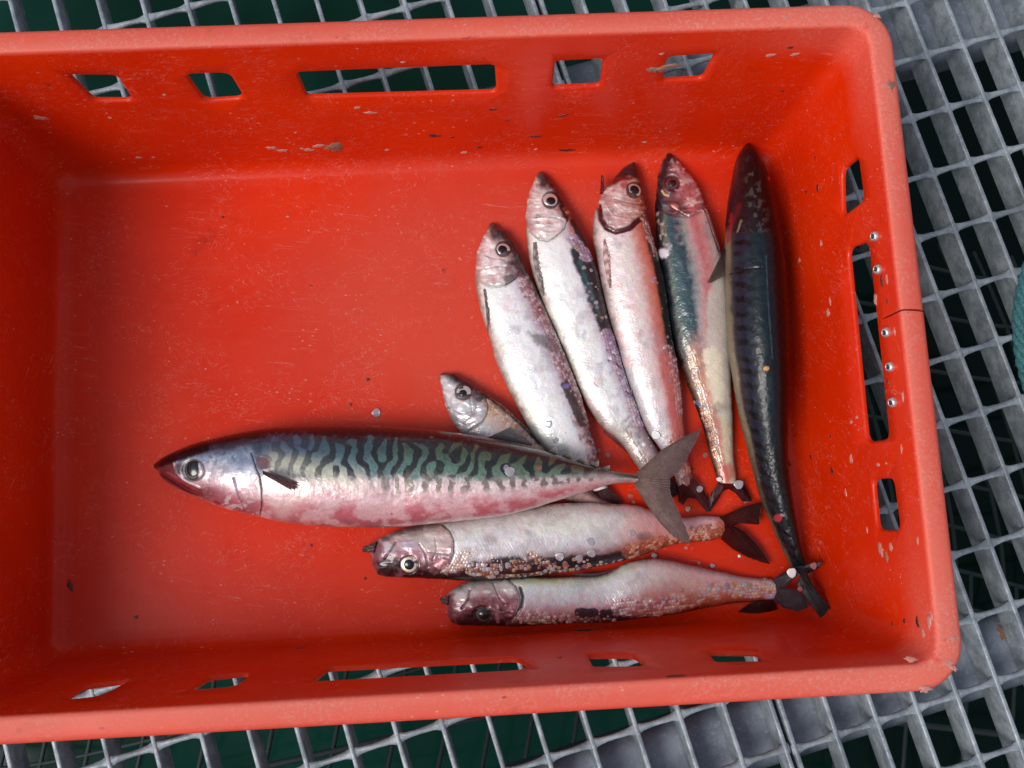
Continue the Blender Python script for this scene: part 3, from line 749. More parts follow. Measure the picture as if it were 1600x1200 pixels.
def mackerel(f):
    X, Y, t = f.X, f.Y, f.t
    n1 = fbm(X, Y, 24, 1)-.5; n2 = fbm(X, Y, 6, 2)-.5
    tt = t+n1*.08+n2*.04
    # belly side
    C = stops(tt, [(0, (22, 16, 22)), (.08, (20, 16, 24)), (.13, (60, 95, 100)), (.45, (120, 150, 150)), (.52, (185, 180, 182)), (.62, (205, 182, 184)), (.72, (210, 166, 170)), (.84, (194, 112, 122)), (.93, (186, 100, 112)), (1, (150, 100, 105))])
    sp_ = sst(fbm(X, Y*1.6, 34, 61), .46, .62)*sst(tt, .62, .74); C = mx(C, (222, 196, 198), sp_*.55)
    C = C*(.86+.28*fbm(X*.5, Y, 6, 62))[..., None]
    bluec = stops(np.clip((X-380)/560+n1*.25, 0, 1), [(0, (44, 52, 74)), (.12, (60, 80, 106)), (.3, (56, 82, 92)), (.42, (56, 84, 76)), (.6, (68, 84, 60)), (.8, (76, 84, 54)), (1, (76, 80, 58))])
    low = stops(np.clip((X-380)/560+n1*.25, 0, 1), [(0, (112, 128, 145)), (.3, (88, 122, 130)), (.55, (90, 122, 108)), (1, (102, 124, 104))])
    kk = sst(tt, .22, .48)[..., None]; back = bluec*(1-kk)+low*kk
    m = (1-sst(tt+n2*.10, .48, .60))*sst(X+n1*60+n2*40, 345, 415)
    C = C*(1-m[..., None])+back*m[..., None]
    # stripes
    wob = (fbm(X, Y, 40, 6)-.5)*30
    lab = samp(LAB, X*1.0+wob+(t-.3)*18, Y*1.0+40)
    thr = -.18+.15*sst(X, 560, 400)+sst(tt, .40, .52)*.45-.75*sst(tt, .26, .12)
    st = sst(lab, thr, thr+.35)*(1-sst(tt+n2*.08, .50, .60))*sst(X, 365, 430)*(.6+.4*sst(X, 430, 560))
    C = mx(C, (20, 16, 22), st*.93); C = mx(C, (60, 50, 48), sst(fbm(X, Y, 5, 91), .60, .72)*m*.5)
    # blotches under the lateral line
    lb = samp(LAB, X*1.0+wob, Y*.35+200)+(fbm(X, Y, 7, 12)-.5)*3
    # grey marks
    g2 = sst(fbm(X, Y, 9, 31), .60, .70)*np.exp(-((tt-.66)/.06)**2); C = mx(C, (150, 118, 118), g2*.6)
    ws = sst(fbm(X, Y, 8, 33), .52, .64)*np.exp(-((tt-.68)/.09)**2)*sst(X, 420, 480); C = mx(C, (228, 214, 212), ws*.55)
    # white-yellow behind the pectoral fin
    y1 = np.exp(-(dpoly(X, Y, [(430, 722), (480, 732), (560, 748)])/16)**2)*(.5+fbm(X, Y, 12, 14)*.6); C = mx(C, (215, 208, 180), np.clip(y1, 0, 1)*.75*(1-st))
    y2 = np.exp(-(dpoly(X, Y, [(425, 770), (440, 800), (470, 775)])/14)**2); C = mx(C, (225, 195, 190), y2*.6)
    sv = np.exp(-(dpoly(X, Y, [(560, 752), (700, 765), (860, 752), (960, 744)])/7)**2); C = mx(C, (222, 200, 200), sv*.55)
    bm_ = sst(lb, -.1, .5)*np.exp(-((tt-.605)/.085)**2)*sst(X, 540, 640)*(1-sst(X, 900, 960))
    C = mx(C, (98, 84, 74), np.clip(bm_*1.1, 0, .85))
    bl = sst(tt, .955, .99); C = mx(C, (205, 170, 170), bl*.6*sst(X, 600, 700))
    # ridge of the back
    C = mx(C, (20, 12, 18), 1-sst(tt+n2*.10+(fbm(X, Y, 14, 88)-.5)*.16, .10, .155))
    # tail stalk
    ta = sst(X, 930, 985); C = mx(C, (120, 105, 98), ta*.6*(.4+fbm(X, Y, 10, 18))); C = mx(C, (45, 55, 48), ta*(1-sst(tt, .3, .5))*.7)
    # head
    hd = 1-sst(X+(Y-735)*(-.05)+n1*14, 392, 404)
    hc = stops(tt, [(0, (22, 10, 14)), (.12, (28, 14, 18)), (.22, (60, 62, 78)), (.34, (140, 160, 185)), (.5, (185, 180, 190)), (.7, (200, 165, 172)), (.85, (190, 115, 125)), (1, (150, 70, 75))])
    hc = hc*(.50+.85*fbm(X, Y, 12, 21))[..., None]; hc = mx(hc, (225, 222, 228), sst(fbm(X*.7+Y*.3, Y, 7, 28), .55, .68)*.5*sst(tt, .3, .45))
    hc = mx(hc, (205, 215, 228), sst(fbm(X, Y, 8, 22), .60, .72)*.55*sst(tt, .25, .4)*(1-sst(tt, .6, .8)))
    hc = mx(hc, (55, 45, 62), sst(fbm(X, Y, 7, 24), .56, .70)*.5*sst(tt, .1, .2)*(1-sst(tt, .40, .5)))
    C = C*(1-hd[..., None])+hc*hd[..., None]
    h = (fbm(X, Y, 30, 41)-.5)*1.5+(fbm(X, Y, 7, 42)-.5)*.5
    sil = sst(tt, .12, .3)*.55*np.ones_like(X)
    L = [('b', (380, 728, 18, 0), 24, 8, (105, 130, 165), .45, 7),
         ('b', (400, 772, 26, 90), 8, 5, (222, 200, 205), .6, 4),
         ('p', [(238, 724), (262, 712), (276, 716), (272, 730), (290, 752), (314, 764), (318, 776), (296, 774), (262, 758), (240, 740)], 0, 2, (104, 20, 28), .92, 2),
         ('k', [(238, 728), (262, 718), (284, 712), (320, 700)], 7, 3, (14, 6, 8), .95, 2),
         ('k', [(240, 734), (262, 748), (286, 764), (308, 774)], 1.3, 1, (45, 8, 12), .8, 0, -1.2),
         ('k', [(262, 738), (290, 756), (312, 768)], 2.0, 1.4, (176, 70, 84), .6, 1, .8),
         ('k', [(272, 724), (276, 738), (286, 748), (312, 762)], 1.5, .9, (215, 195, 195), .85, 0, .8),
         ('b', (280, 732, 9, 0), 7, 2, (42, 40, 46), .8, 0),
         ('b', (323, 770, 9, 0), 16, 5, (120, 62, 66), .65, 5, -1),
         ('k', [(365, 747), (372, 775), (383, 799)], 1.1, 1.2, (110, 70, 80), .65, 0, -2),
                  ('k', [(380, 750), (388, 780), (394, 796)], 3, 4, (165, 105, 112), .45, 3, -.8),
         ('k', [(392, 707), (400, 732), (406, 745), (409, 765), (409, 790), (407, 806)], .9, 1.4, (110, 62, 66), .6, .8, -2.4),
         ('b', (410, 722, 9, 30), 11, 3, (105, 50, 60), .8, 4, -1),
         ('k', [(412, 736), (426, 733)], 2.4, 1, (225, 200, 195), .8, 0),
         ('b', (342, 788, 2.5, 30), 9, 1.5, (150, 20, 28), .85, 1),
         ('b', (450, 741, 6, 10), 26, 5, (55, 50, 45), .75, 3),
         ('b', (612, 803, 1.2, 0), 1.6, .8, (110, 10, 14), .9, 0), ('b', (842, 731, 3.5, 0), 4, 1.2, (165, 88, 52), .9, 1),
         ('k', [(430, 816), (450, 818), (505, 815)], 3, 3, (205, 90, 75), .45, 3)]
    apply_layers(f, C, sil, h, L)
    rr = np.hypot(X-302, (Y-734.5)); C = mx(C, (60, 50, 50), np.exp(-((rr-16)/2.5)**2)*.8); h -= np.exp(-((rr-15.5)/2)**2)*1.5; h += np.exp(-((rr-20)/4)**2)*1.2
    C = C*(.88+.24*vnoise(X/2.3, Y/2.3, 77))[..., None]
    return C, np.clip(sil, 0, 1), h
def mackerel_back(f):
    X, Y, t = f.X, f.Y, f.t           # t: 0 = belly side (left), 1 = side at the crate wall (right)
    n1 = fbm(X, Y, 24, 101)-.5; n2 = fbm(X, Y, 6, 102)-.5; tt = t+n1*.05
    C = stops(tt, [(0, (120, 106, 84)), (.02, (108, 96, 76)), (.045, (46, 44, 46)), (.12, (22, 24, 36)), (.26, (18, 24, 36)), (.32, (13, 27, 33)), (.5, (15, 32, 40)), (.64, (12, 27, 32)), (.70, (4, 4, 6)), (1, (3, 2, 4))])  # wall side near black: shade of the turned-away flank put into the colour
    sp = f.s+(fbm(X, Y, 18, 110)-.5)*12-(t*60)
    st = sst(np.cos(sp/22.*2*math.pi)+n2*.8, .0, .5)*sst(t, .03, .10)*(1-sst(t, .26, .36))
    C = mx(C, (4, 4, 8), st*.92)
    C = mx(C, (40, 40, 66), (1-st)*sst(t, .06, .1)*(1-sst(t, .24, .3))*.22)
    st2 = sst(np.cos((f.s+fbm(X, Y, 30, 112)*30)/25.*2*math.pi)+n2, .3, .9)*sst(t, .34, .4)*(1-sst(t, .68, .74)); C = mx(C, (12, 24, 30), st2*.45)
    hd = 1-sst(Y, 352, 372)
    hc = stops(tt, [(0, (44, 20, 28)), (.3, (22, 12, 15)), (.7, (10, 6, 8)), (1, (7, 4, 6))])
    hc = mx(hc, (72, 74, 68), sst(fbm(X*1.2, Y, 8, 120), .54, .70)*np.exp(-((t-.42)/.2)**2)*sst(Y, 235, 262)*.8)
    C = C*(1-hd[..., None])+hc*hd[..., None]
    ta = sst(Y, 640, 760)[..., None]; C = C*(1-ta*.55)+lin((16, 22, 22))*ta*.55
    st3 = sst(np.cos(sp/22.*2*math.pi)+n2, .1, .5)*(1-sst(t, .5, .6))*sst(t, .1, .2)*ta[..., 0]; C = mx(C, (5, 6, 7), st3*.8)
    h = (fbm(X, Y, 26, 131)-.5)*1.0+(fbm(X, Y, 8, 132)-.5)*1.0+sst(Y, 660, 720)*(fbm(X, Y, 10, 133)-.5)*1.8
    sil = np.full(X.shape, .0)
    L = [('k', [(1143, 335), (1141, 355), (1137, 378)], 2.5, 1.5, (150, 14, 20), .8, 2), ('k', [(1155, 320), (1150, 335), (1143, 350)], 3, 2, (110, 12, 18), .6, 3),
         ('k', [(1158, 345), (1152, 362)], 1.5, 1, (130, 120, 90), .7, 1), ('b', (1204, 279, 3, 0), 4, 1.2, (190, 80, 95), .9, 0, 1.0),
         ('k', [(1140, 428), (1165, 420), (1190, 418)], 1.2, 1.2, (10, 10, 14), .8, 1, -1), ('b', (1160, 402, 5, 0), 14, 4, (34, 56, 72), .4, 5),
         ('k', [(1197, 400), (1200, 470), (1207, 560)], .8, .8, (90, 115, 125), .35, 1), ('b', (1197, 576, 4, 0), 5, 1, (205, 150, 100), .9, 1, 1.5),  # pale hairline down the back: flank reflection put into the colour
         ('b', (1216, 809, 6, 0), 7, 1.5, (160, 50, 60), .9, 1, 1.2)]
    apply_layers(f, C, sil, h, L)
    return C, sil, h
# ---------------------------------------------------------------- the fish, each from its own outline
ZH = .0265
# herring standing furthest left of the upright row
h1 = make_fish('herring', 'leftmost of the upright herrings, bright white side and a brown smudge on its back', 'fish', 'herrings',
  [(771, 348), (790, 362), (806, 387), (824, 425), (843, 462), (868, 518), (890, 572), (909, 622), (924, 675), (940, 730), (952, 762)],
  [(765, 350), (750, 378), (743, 405), (742, 440), (751, 487), (765, 529), (778, 572), (803, 625), (820, 657), (842, 694), (880, 730), (928, 768)],
  ZH+.002, [(0, .001), (1, 0)],
  herring(WHITE, WHITE, (.9, 1), [(810, 424), (806, 434), (797, 440), (784, 446), (768, 448), (748, 438)], HEADC,
   [('k', [(770, 350), (775, 364)], 11, 7, (30, 20, 24), .92, 4), ('k', [(776, 352), (797, 380), (814, 412)], 5, 4, (30, 20, 24), .8, 4),
    ('p', [(795, 408), (812, 405), (822, 428), (806, 436), (790, 448), (786, 436)], 0, 3, (62, 52, 58), .75, 4),
    ('b', (800, 423, 6, 20), 7, 2, (165, 145, 150), .8, 1, 1), eyering(787, 388, 11),
    ('k', [(758, 420), (780, 416), (800, 418)], .8, 1, (120, 95, 98), .6, 1, -1.6), ('k', [(756, 432), (775, 432), (795, 428)], .8, 1, (235, 225, 222), .6, 1, 1.2),
    ('k', [(755, 390), (768, 384)], .8, 1, (230, 215, 215), .6, 0, 1), ('k', [(760, 400), (775, 404), (790, 406)], .8, 1, (110, 88, 90), .5, 0, -1.4),
    ('kc', [(818, 440), (842, 490), (868, 545), (890, 600), (915, 660)], 11, 4, ROSE, .85, 5, 1.2, 4.6),
    ('kc', [(858, 530), (850, 515), (840, 505)], 8, 4, LILAC, .6, 4, .8), ('kc', [(905, 655), (925, 710), (935, 750)], 12, 5, BEADS, .6, 6, 1),
    ('p', [(826, 519), (846, 524), (858, 522), (872, 540), (876, 556), (856, 548), (834, 535)], 0, 3.5, (104, 92, 90), .7, 6),
    ('k', [(884, 602), (893, 622), (903, 645), (910, 662)], 6.5, 1.6, (58, 48, 44), .92, 3), ('k', [(828, 425), (850, 462), (876, 520), (900, 580), (918, 630), (930, 680)], 3, 2, (26, 20, 24), .8, 2), ('b', (885, 603, 4, 0), 6, 2, (150, 130, 210), .7, 1),
    ('b', (868, 690, 12, 50), 34, 10, (190, 200, 205), .6, 4), ('k', [(822, 665), (848, 700), (870, 724)], 9, 5, (110, 118, 128), .65, 4)],
   [(600, 300), (900, 250)]),
  gill=[(810, 422), (809, 432), (797, 441), (784, 447), (768, 449), (752, 441)], gill_front=[(752, 420), (757, 404), (778, 404), (800, 408)],
  eye=(787, 388, 11, 7, 'silver', (1, 1)), seed=11)
fin(h1, 'pectoral_fin', [(755, 452), (759, 485), (762, 523)], [(758, 451), (766, 482), (763, 522)], .0235, .0225, (150, 138, 135), (95, 85, 82), (1, .9), 4, 10, 60, seed=3)
h2 = make_fish('herring', 'second upright herring from the left, a blue black blotch on its back edge', 'fish', 'herrings',
  [(849, 269), (862, 285), (876, 306), (892, 334), (906, 360), (920, 390), (932, 420), (941, 456), (951, 495), (963, 536), (974, 575), (988, 616), (1001, 652), (1014, 682), (1028, 706), (1040, 735)],
  [(842, 269), (830, 292), (823, 320), (821, 350), (824, 385), (833, 430), (848, 475), (866, 520), (884, 562), (908, 617), (926, 648), (942, 668), (962, 684), (976, 700), (992, 724), (1010, 750)],
  ZH, [(0, .001), (.5, 0), (1, 0)],
  herring(WHITE, [(0, (40, 30, 34)), (.15, (130, 105, 118)), (.4, (190, 180, 185)), (.7, (205, 200, 190)), (1, (160, 150, 145))], (.7, .95),
   [(886, 345), (881, 357), (868, 369), (856, 376), (844, 374), (826, 360)], HEADC,
   [('k', [(846, 270), (850, 285)], 10, 7, (34, 24, 26), .92, 4), ('k', [(853, 272), (874, 305), (888, 340)], 5, 4, (28, 20, 24), .85, 4), eyering(860.5, 312, 11.5),
    ('k', [(826, 312), (838, 311)], .8, 1, (225, 205, 200), .7, 0, 1), ('k', [(834, 340), (850, 338), (868, 340), (880, 345)], .8, 1, (120, 92, 90), .6, 1, -1.6),
    ('k', [(836, 350), (852, 352), (870, 348)], .9, 1, (240, 228, 225), .6, 1, 1.4), ('b', (879, 346, 5, 40), 6, 2, (215, 205, 205), .8, 1, 1),
    ('k', [(878, 322), (884, 335), (886, 342)], 3, 2, (30, 22, 26), .85, 2), ('kc', [(884, 325), (892, 345), (893, 362)], 4, 2, ORNG, .9, 2, 1),
    ('k', [(906, 390), (914, 420), (926, 450), (938, 480), (950, 512)], 13, 3, (20, 32, 44), .97, 6), ('k', [(906, 410), (918, 445), (932, 478), (940, 500)], 3, 3, (70, 120, 110), .55, 3),
    ('k', [(893, 345), (915, 385), (934, 430), (945, 470), (955, 515)], 4, 2.5, (14, 14, 20), .9, 2), ('kc', [(893, 372), (905, 385), (918, 402)], 9, 3, LILAC, .95, 3, 1.4, 5),
    ('kc', [(918, 448), (930, 500)], 8, 5, LILAC, .35, 4, 1), ('kc', [(950, 525), (968, 565), (985, 610), (1002, 655)], 12, 4, LILAC, .95, 4, 1.8, 4.6),
    ('k', [(958, 530), (972, 570), (988, 612), (1000, 640)], 2.5, 1.5, (120, 95, 160), .55, 2), ('b', (935, 648, 5, 55), 15, 4, (150, 110, 108), .6, 3),
    ('k', [(963, 568), (970, 576)], 1.4, .8, (12, 8, 10), .9, 0), ('k', [(978, 612), (988, 618)], 1.2, .8, (12, 8, 10), .9, 0),
    ('k', [(928, 598), (934, 604)], .9, .6, (190, 30, 25), .8, 0), ('kc', [(985, 660), (1000, 700), (1015, 730)], 14, 5, BEADS, .5, 5, 1)],
   [(700, 200), (950, 200)]),
  gill=[(885, 344), (882, 358), (868, 370), (856, 377), (844, 375), (828, 362)], gill_front=[(826, 345), (834, 330), (852, 329), (872, 332)],
  eye=(860.5, 311.5, 11.5, 7, 'silver', (-1.2, 2)), seed=22)
fin(h2, 'pectoral_fin', [(833, 379), (834, 412), (848, 463)], [(839, 378), (847, 412), (850, 462)], .0225, .0215, (175, 165, 160), (110, 98, 94), (1, .9), 5, 12, 70, seed=4)
fin(h2, 'anal_fin', [(938, 660), (985, 704)], [(943, 676), (985, 712)], .008, .001, (150, 100, 105), (110, 60, 70), (.8, .6), 20, 10, 60, seed=9)
h3 = make_fish('herring', 'upright herring with a bloody dark snout and an open crimson gill', 'fish', 'herrings',
  [(992, 254), (998, 268), (1003, 290), (1008, 320), (1013, 348), (1020, 376), (1030, 408), (1038, 440), (1044, 480), (1050, 520), (1057, 560), (1063, 600), (1068, 650), (1073, 700), (1082, 748)],
  [(984, 255), (966, 270), (948, 292), (936, 315), (928, 338), (927, 370), (933, 405), (940, 445), (953, 500), (966, 540), (976, 580), (994, 630), (1012, 674), (1030, 700), (1048, 732), (1060, 760)],
  ZH+.001, [(0, .003), (.5, 0), (1, 0)],
  herring([(0, (12, 14, 16)), (.07, (22, 34, 34)), (.14, (50, 60, 52)), (.2, (200, 105, 85)), (.33, (214, 140, 128)), (.45, (225, 205, 202)), (.7, (236, 225, 224)), (.92, (220, 205, 200)), (1, (150, 120, 118))],
          [(0, (120, 60, 60)), (.1, (190, 110, 105)), (.35, (205, 115, 110)), (.5, (225, 200, 200)), (.8, (228, 226, 228)), (1, (180, 170, 170))], (.5, .66),
   [(1010, 332), (998, 345), (980, 357), (960, 362), (946, 354), (936, 338), (932, 318)], [(0, (90, 40, 30)), (.1, (170, 100, 80)), (.3, (195, 160, 150)), (.6, (215, 185, 182)), (1, (160, 120, 120))],
   [('p', [(984, 250), (996, 250), (1004, 280), (984, 276), (956, 290), (940, 300), (950, 276)], 0, 4, (34, 10, 16), .96, 4), ('k', [(950, 287), (965, 281), (988, 277)], 3, 2, (130, 14, 16), .9, 2),
    ('b', (976, 288, 6, 0), 7, 2, (180, 80, 84), .85, 1), eyering(992, 296, 11.5), ('k', [(936, 322), (938, 342), (948, 356), (962, 362), (984, 356), (1000, 342)], 4.2, 1.3, (70, 8, 20), .98, 1, -3),
    ('k', [(960, 310), (982, 316), (1000, 320)], .9, 1, (130, 70, 68), .6, 0, -1.6), ('k', [(960, 318), (975, 330), (996, 330)], .8, 1, (240, 215, 210), .6, 0, 1.4), ('k', [(945, 318), (958, 338), (985, 344)], .8, 1, (240, 220, 218), .5, 0, 1.2),
    ('kc', [(1003, 310), (1010, 345), (1016, 372)], 7, 3, ORNG, .9, 2, 1.2), ('kc', [(1010, 350), (1022, 385), (1028, 405)], 6, 2.5, ROSE, .95, 3, 1.4),
    ('k', [(1026, 400), (1034, 450), (1043, 500), (1051, 548)], 6.5, 2, (10, 24, 22), .97, 2), ('kc', [(1042, 548), (1056, 590), (1064, 640)], 9, 3, ROSE, .8, 3, 1.2, 4.6),
    ('kc', [(1058, 690), (1066, 720), (1072, 748)], 14, 5, ORNG, .9, 4, 1.4), ('k', [(1040, 560), (1052, 620), (1060, 690)], 9, 5, (196, 100, 92), .6, 4),
    ('b', (983, 566, 9, 0), 8, 3, (225, 180, 178), .6, 1)],
   [(800, 200), (1050, 200)]),
  gill=[(1008, 332), (996, 340), (980, 350), (962, 353), (949, 347), (941, 332), (937, 316)], gill_front=[(940, 303), (952, 295), (972, 296), (980, 305), (1000, 312)],
  eye=(992, 296, 11.5, 7.5, 'gold', (0, 0)), seed=33)
fin(h3, 'pectoral_fin', [(943, 374), (943, 405), (951, 450)], [(950, 372), (961, 408), (954, 450)], .0255, .0240, (225, 195, 190), (165, 128, 120), (1, .95), 5, 12, 70, seed=5)
fin(h3, 'jaw', [(938, 302), (946, 300)], [(940, 273), (943, 275)], .010, .013, (120, 20, 26), (40, 8, 12), (1, 1), 3, 16, 10, seed=6, thick=.003, label='bloody lower jaw sticking out')
h4 = make_fish('herring', 'upright herring with a steel blue and pink striped side, beside the dark mackerel', 'fish', 'herrings',
  [(1041, 241), (1032, 258), (1026, 284), (1024, 320), (1025, 360), (1029, 400), (1036, 440), (1044, 490), (1053, 540), (1067, 580), (1083, 625), (1098, 668), (1108, 708), (1118, 742), (1122, 756)],
  [(1049, 241), (1062, 254), (1076, 271), (1090, 292), (1102, 322), (1113, 350), (1124, 385), (1134, 430), (1139, 490), (1141, 560), (1143, 620), (1145, 670), (1146, 712), (1150, 742), (1150, 756)],
  ZH, [(0, .001), (1, 0)],
  herring([(0, (8, 10, 14)), (.08, (18, 26, 34)), (.12, (80, 92, 80)), (.19, (42, 72, 78)), (.36, (36, 60, 72)), (.46, (150, 150, 145)), (.54, (198, 150, 150)), (.64, (196, 108, 108)), (.76, (208, 150, 148)), (.88, (214, 190, 186)), (1, (150, 120, 118))],
          [(0, (20, 14, 16)), (.1, (110, 80, 60)), (.25, (190, 140, 110)), (.45, (205, 135, 125)), (.6, (225, 205, 170)), (.85, (215, 205, 180)), (1, (170, 140, 130))], (.5, .68),
   [(1026, 318), (1040, 331), (1056, 337), (1078, 338), (1096, 330)], [(0, (16, 14, 20)), (.15, (60, 52, 62)), (.4, (135, 85, 92)), (.65, (190, 105, 108)), (1, (180, 115, 115))],
   [('k', [(1045, 243), (1034, 275), (1028, 320)], 6, 4, (24, 18, 26), .85, 2), ('k', [(1044, 242), (1052, 248)], 7, 3, (30, 14, 20), .9, 2),
    ('k', [(1050, 250), (1066, 276), (1076, 288)], 2.5, 1.5, (200, 175, 185), .55, 2), ('b', (1054, 275, 2.2, 30), 6, 1.2, (220, 220, 225), .8, 0), eyering(1050, 286, 11, (60, 14, 20)),
    ('k', [(1034, 298), (1038, 304), (1044, 306)], 1.6, .8, (215, 190, 130), .85, 0), ('p', [(1040, 312), (1062, 312), (1080, 336), (1060, 337), (1045, 330)], 0, 3, (90, 44, 44), .75, 4),
    ('k', [(1048, 322), (1062, 330), (1076, 338)], .9, 1, (40, 12, 20), .7, 0, -2), ('b', (1055, 322, 4, 30), 7, 2, (190, 110, 90), .7, 1, 1),
    ('b', (1036, 396, 10, 70), 8, 3, (225, 210, 220), .85, 4, 1), ('kc', [(1030, 335), (1036, 370), (1046, 385)], 6, 3, TAN, .5, 3, 1),
    ('k', [(1100, 325), (1110, 350), (1124, 392)], 1.2, .8, (70, 26, 36), .8, 0, -1.5), ('p', [(1130, 396), (1116, 425), (1106, 460), (1104, 520), (1112, 600), (1124, 650), (1146, 660), (1142, 420)], 0, 4, (208, 200, 190), .85, 5),
    ('p', [(1098, 548), (1112, 540), (1126, 552), (1132, 610), (1128, 640), (1114, 632), (1104, 590)], 0, 4, (240, 228, 200), .8, 4),
    ('kc', [(1080, 560), (1092, 600), (1104, 640), (1118, 690), (1126, 725)], 7, 3, TAN, .9, 3, 1.3, 4.6), ('kc', [(1098, 640), (1108, 670), (1118, 710)], 5, 2.5, ORNG, .9, 2, 1.4),
    ('k', [(1088, 630), (1096, 634), (1104, 636)], 2.2, 1, (60, 110, 150), .8, 1), ('b', (1122, 636, 9, 0), 12, 4, (150, 135, 118), .6, 3),
    ('b', (1136, 738, 14, 80), 14, 6, (190, 66, 60), .7, 4)],
   [(900, 100), (1250, 100), (1250, 280)]),
  eye=(1050, 286, 10, 6, 'red', (0, 0)), seed=44)
fin(h4, 'pectoral_fin', [(1102, 332), (1106, 334)], [(1121, 386), (1126, 392)], .0215, .0190, (150, 90, 95), (90, 40, 50), (1, .9), 5, 20, 12, seed=6)
h5 = make_fish('herring', 'small silver herring with only its head and shoulder showing above the striped mackerel', 'fish', 'herrings',
  [(693, 582), (709, 585), (727, 594), (745, 606), (765, 620), (783, 632), (801, 647), (818, 663), (836, 681), (860, 706), (900, 745), (935, 775), (958, 786)],
  [(687, 585), (687, 601), (690, 617), (696, 636), (703, 653), (714, 670), (730, 688), (760, 712), (800, 738), (860, 770), (905, 788), (930, 795), (945, 798)],
  .022, [(0, .0005), (1, 0)],
  herring([(0, (20, 18, 24)), (.08, (60, 46, 48)), (.16, (190, 150, 125)), (.3, (200, 170, 150)), (.55, (205, 195, 195)), (.8, (190, 188, 192)), (1, (140, 130, 130))],
          [(0, (20, 14, 16)), (.2, (100, 60, 60)), (.5, (190, 150, 140)), (1, (130, 100, 100))], (.7, .9),
   [(758, 622), (762, 634), (761, 645), (754, 658), (745, 665), (734, 672)], [(0, (24, 22, 26)), (.12, (60, 55, 60)), (.3, (150, 145, 148)), (.6, (212, 212, 216)), (.85, (200, 200, 205)), (1, (120, 115, 118))],
   [('k', [(690, 584), (702, 586), (718, 594), (736, 604)], 5, 4, (22, 18, 22), .9, 3), eyering(724, 611.5, 12, (40, 36, 40)), ('k', [(706, 640), (722, 648), (738, 642), (746, 636)], .8, 1, (105, 100, 108), .7, 0, -1.8),
    ('k', [(712, 656), (728, 664), (742, 658)], .8, 1, (90, 85, 92), .7, 0, -1.8), ('k', [(714, 651), (730, 658), (744, 652)], .9, 1, (240, 240, 245), .6, 0, 1.4), ('k', [(734, 622), (738, 648), (722, 662)], .8, 1, (120, 115, 122), .6, 0, -1.4),
    ('p', [(742, 622), (752, 618), (760, 630), (752, 636)], 0, 2.5, (55, 50, 55), .75, 2), ('b', (751, 634, 5, 0), 8, 3, (205, 205, 210), .8, 1, 1),
    ('kc', [(766, 632), (790, 650), (815, 675), (840, 698)], 13, 4, TAN, .9, 3, 1.4, 4.2), ('k', [(752, 614), (780, 634), (812, 662), (842, 692)], 2, 1.2, (24, 20, 22), .9, 1)],
   [(600, 500), (800, 480)]),
  gill=[(757, 622), (762, 634), (761, 646), (754, 659), (745, 666), (736, 671)], gill_front=[(718, 664), (706, 640), (716, 630), (738, 622)],
  eye=(724, 611.5, 12, 6.2, 'silver', (1, 1.5)), seed=55)
fin(h5, 'tail_fin', [(948, 784), (944, 797)], [(985, 790), (965, 795), (972, 818)], .006, .004, (80, 50, 50), (60, 26, 28), (1, .8), 16, 16, 40, seed=15)
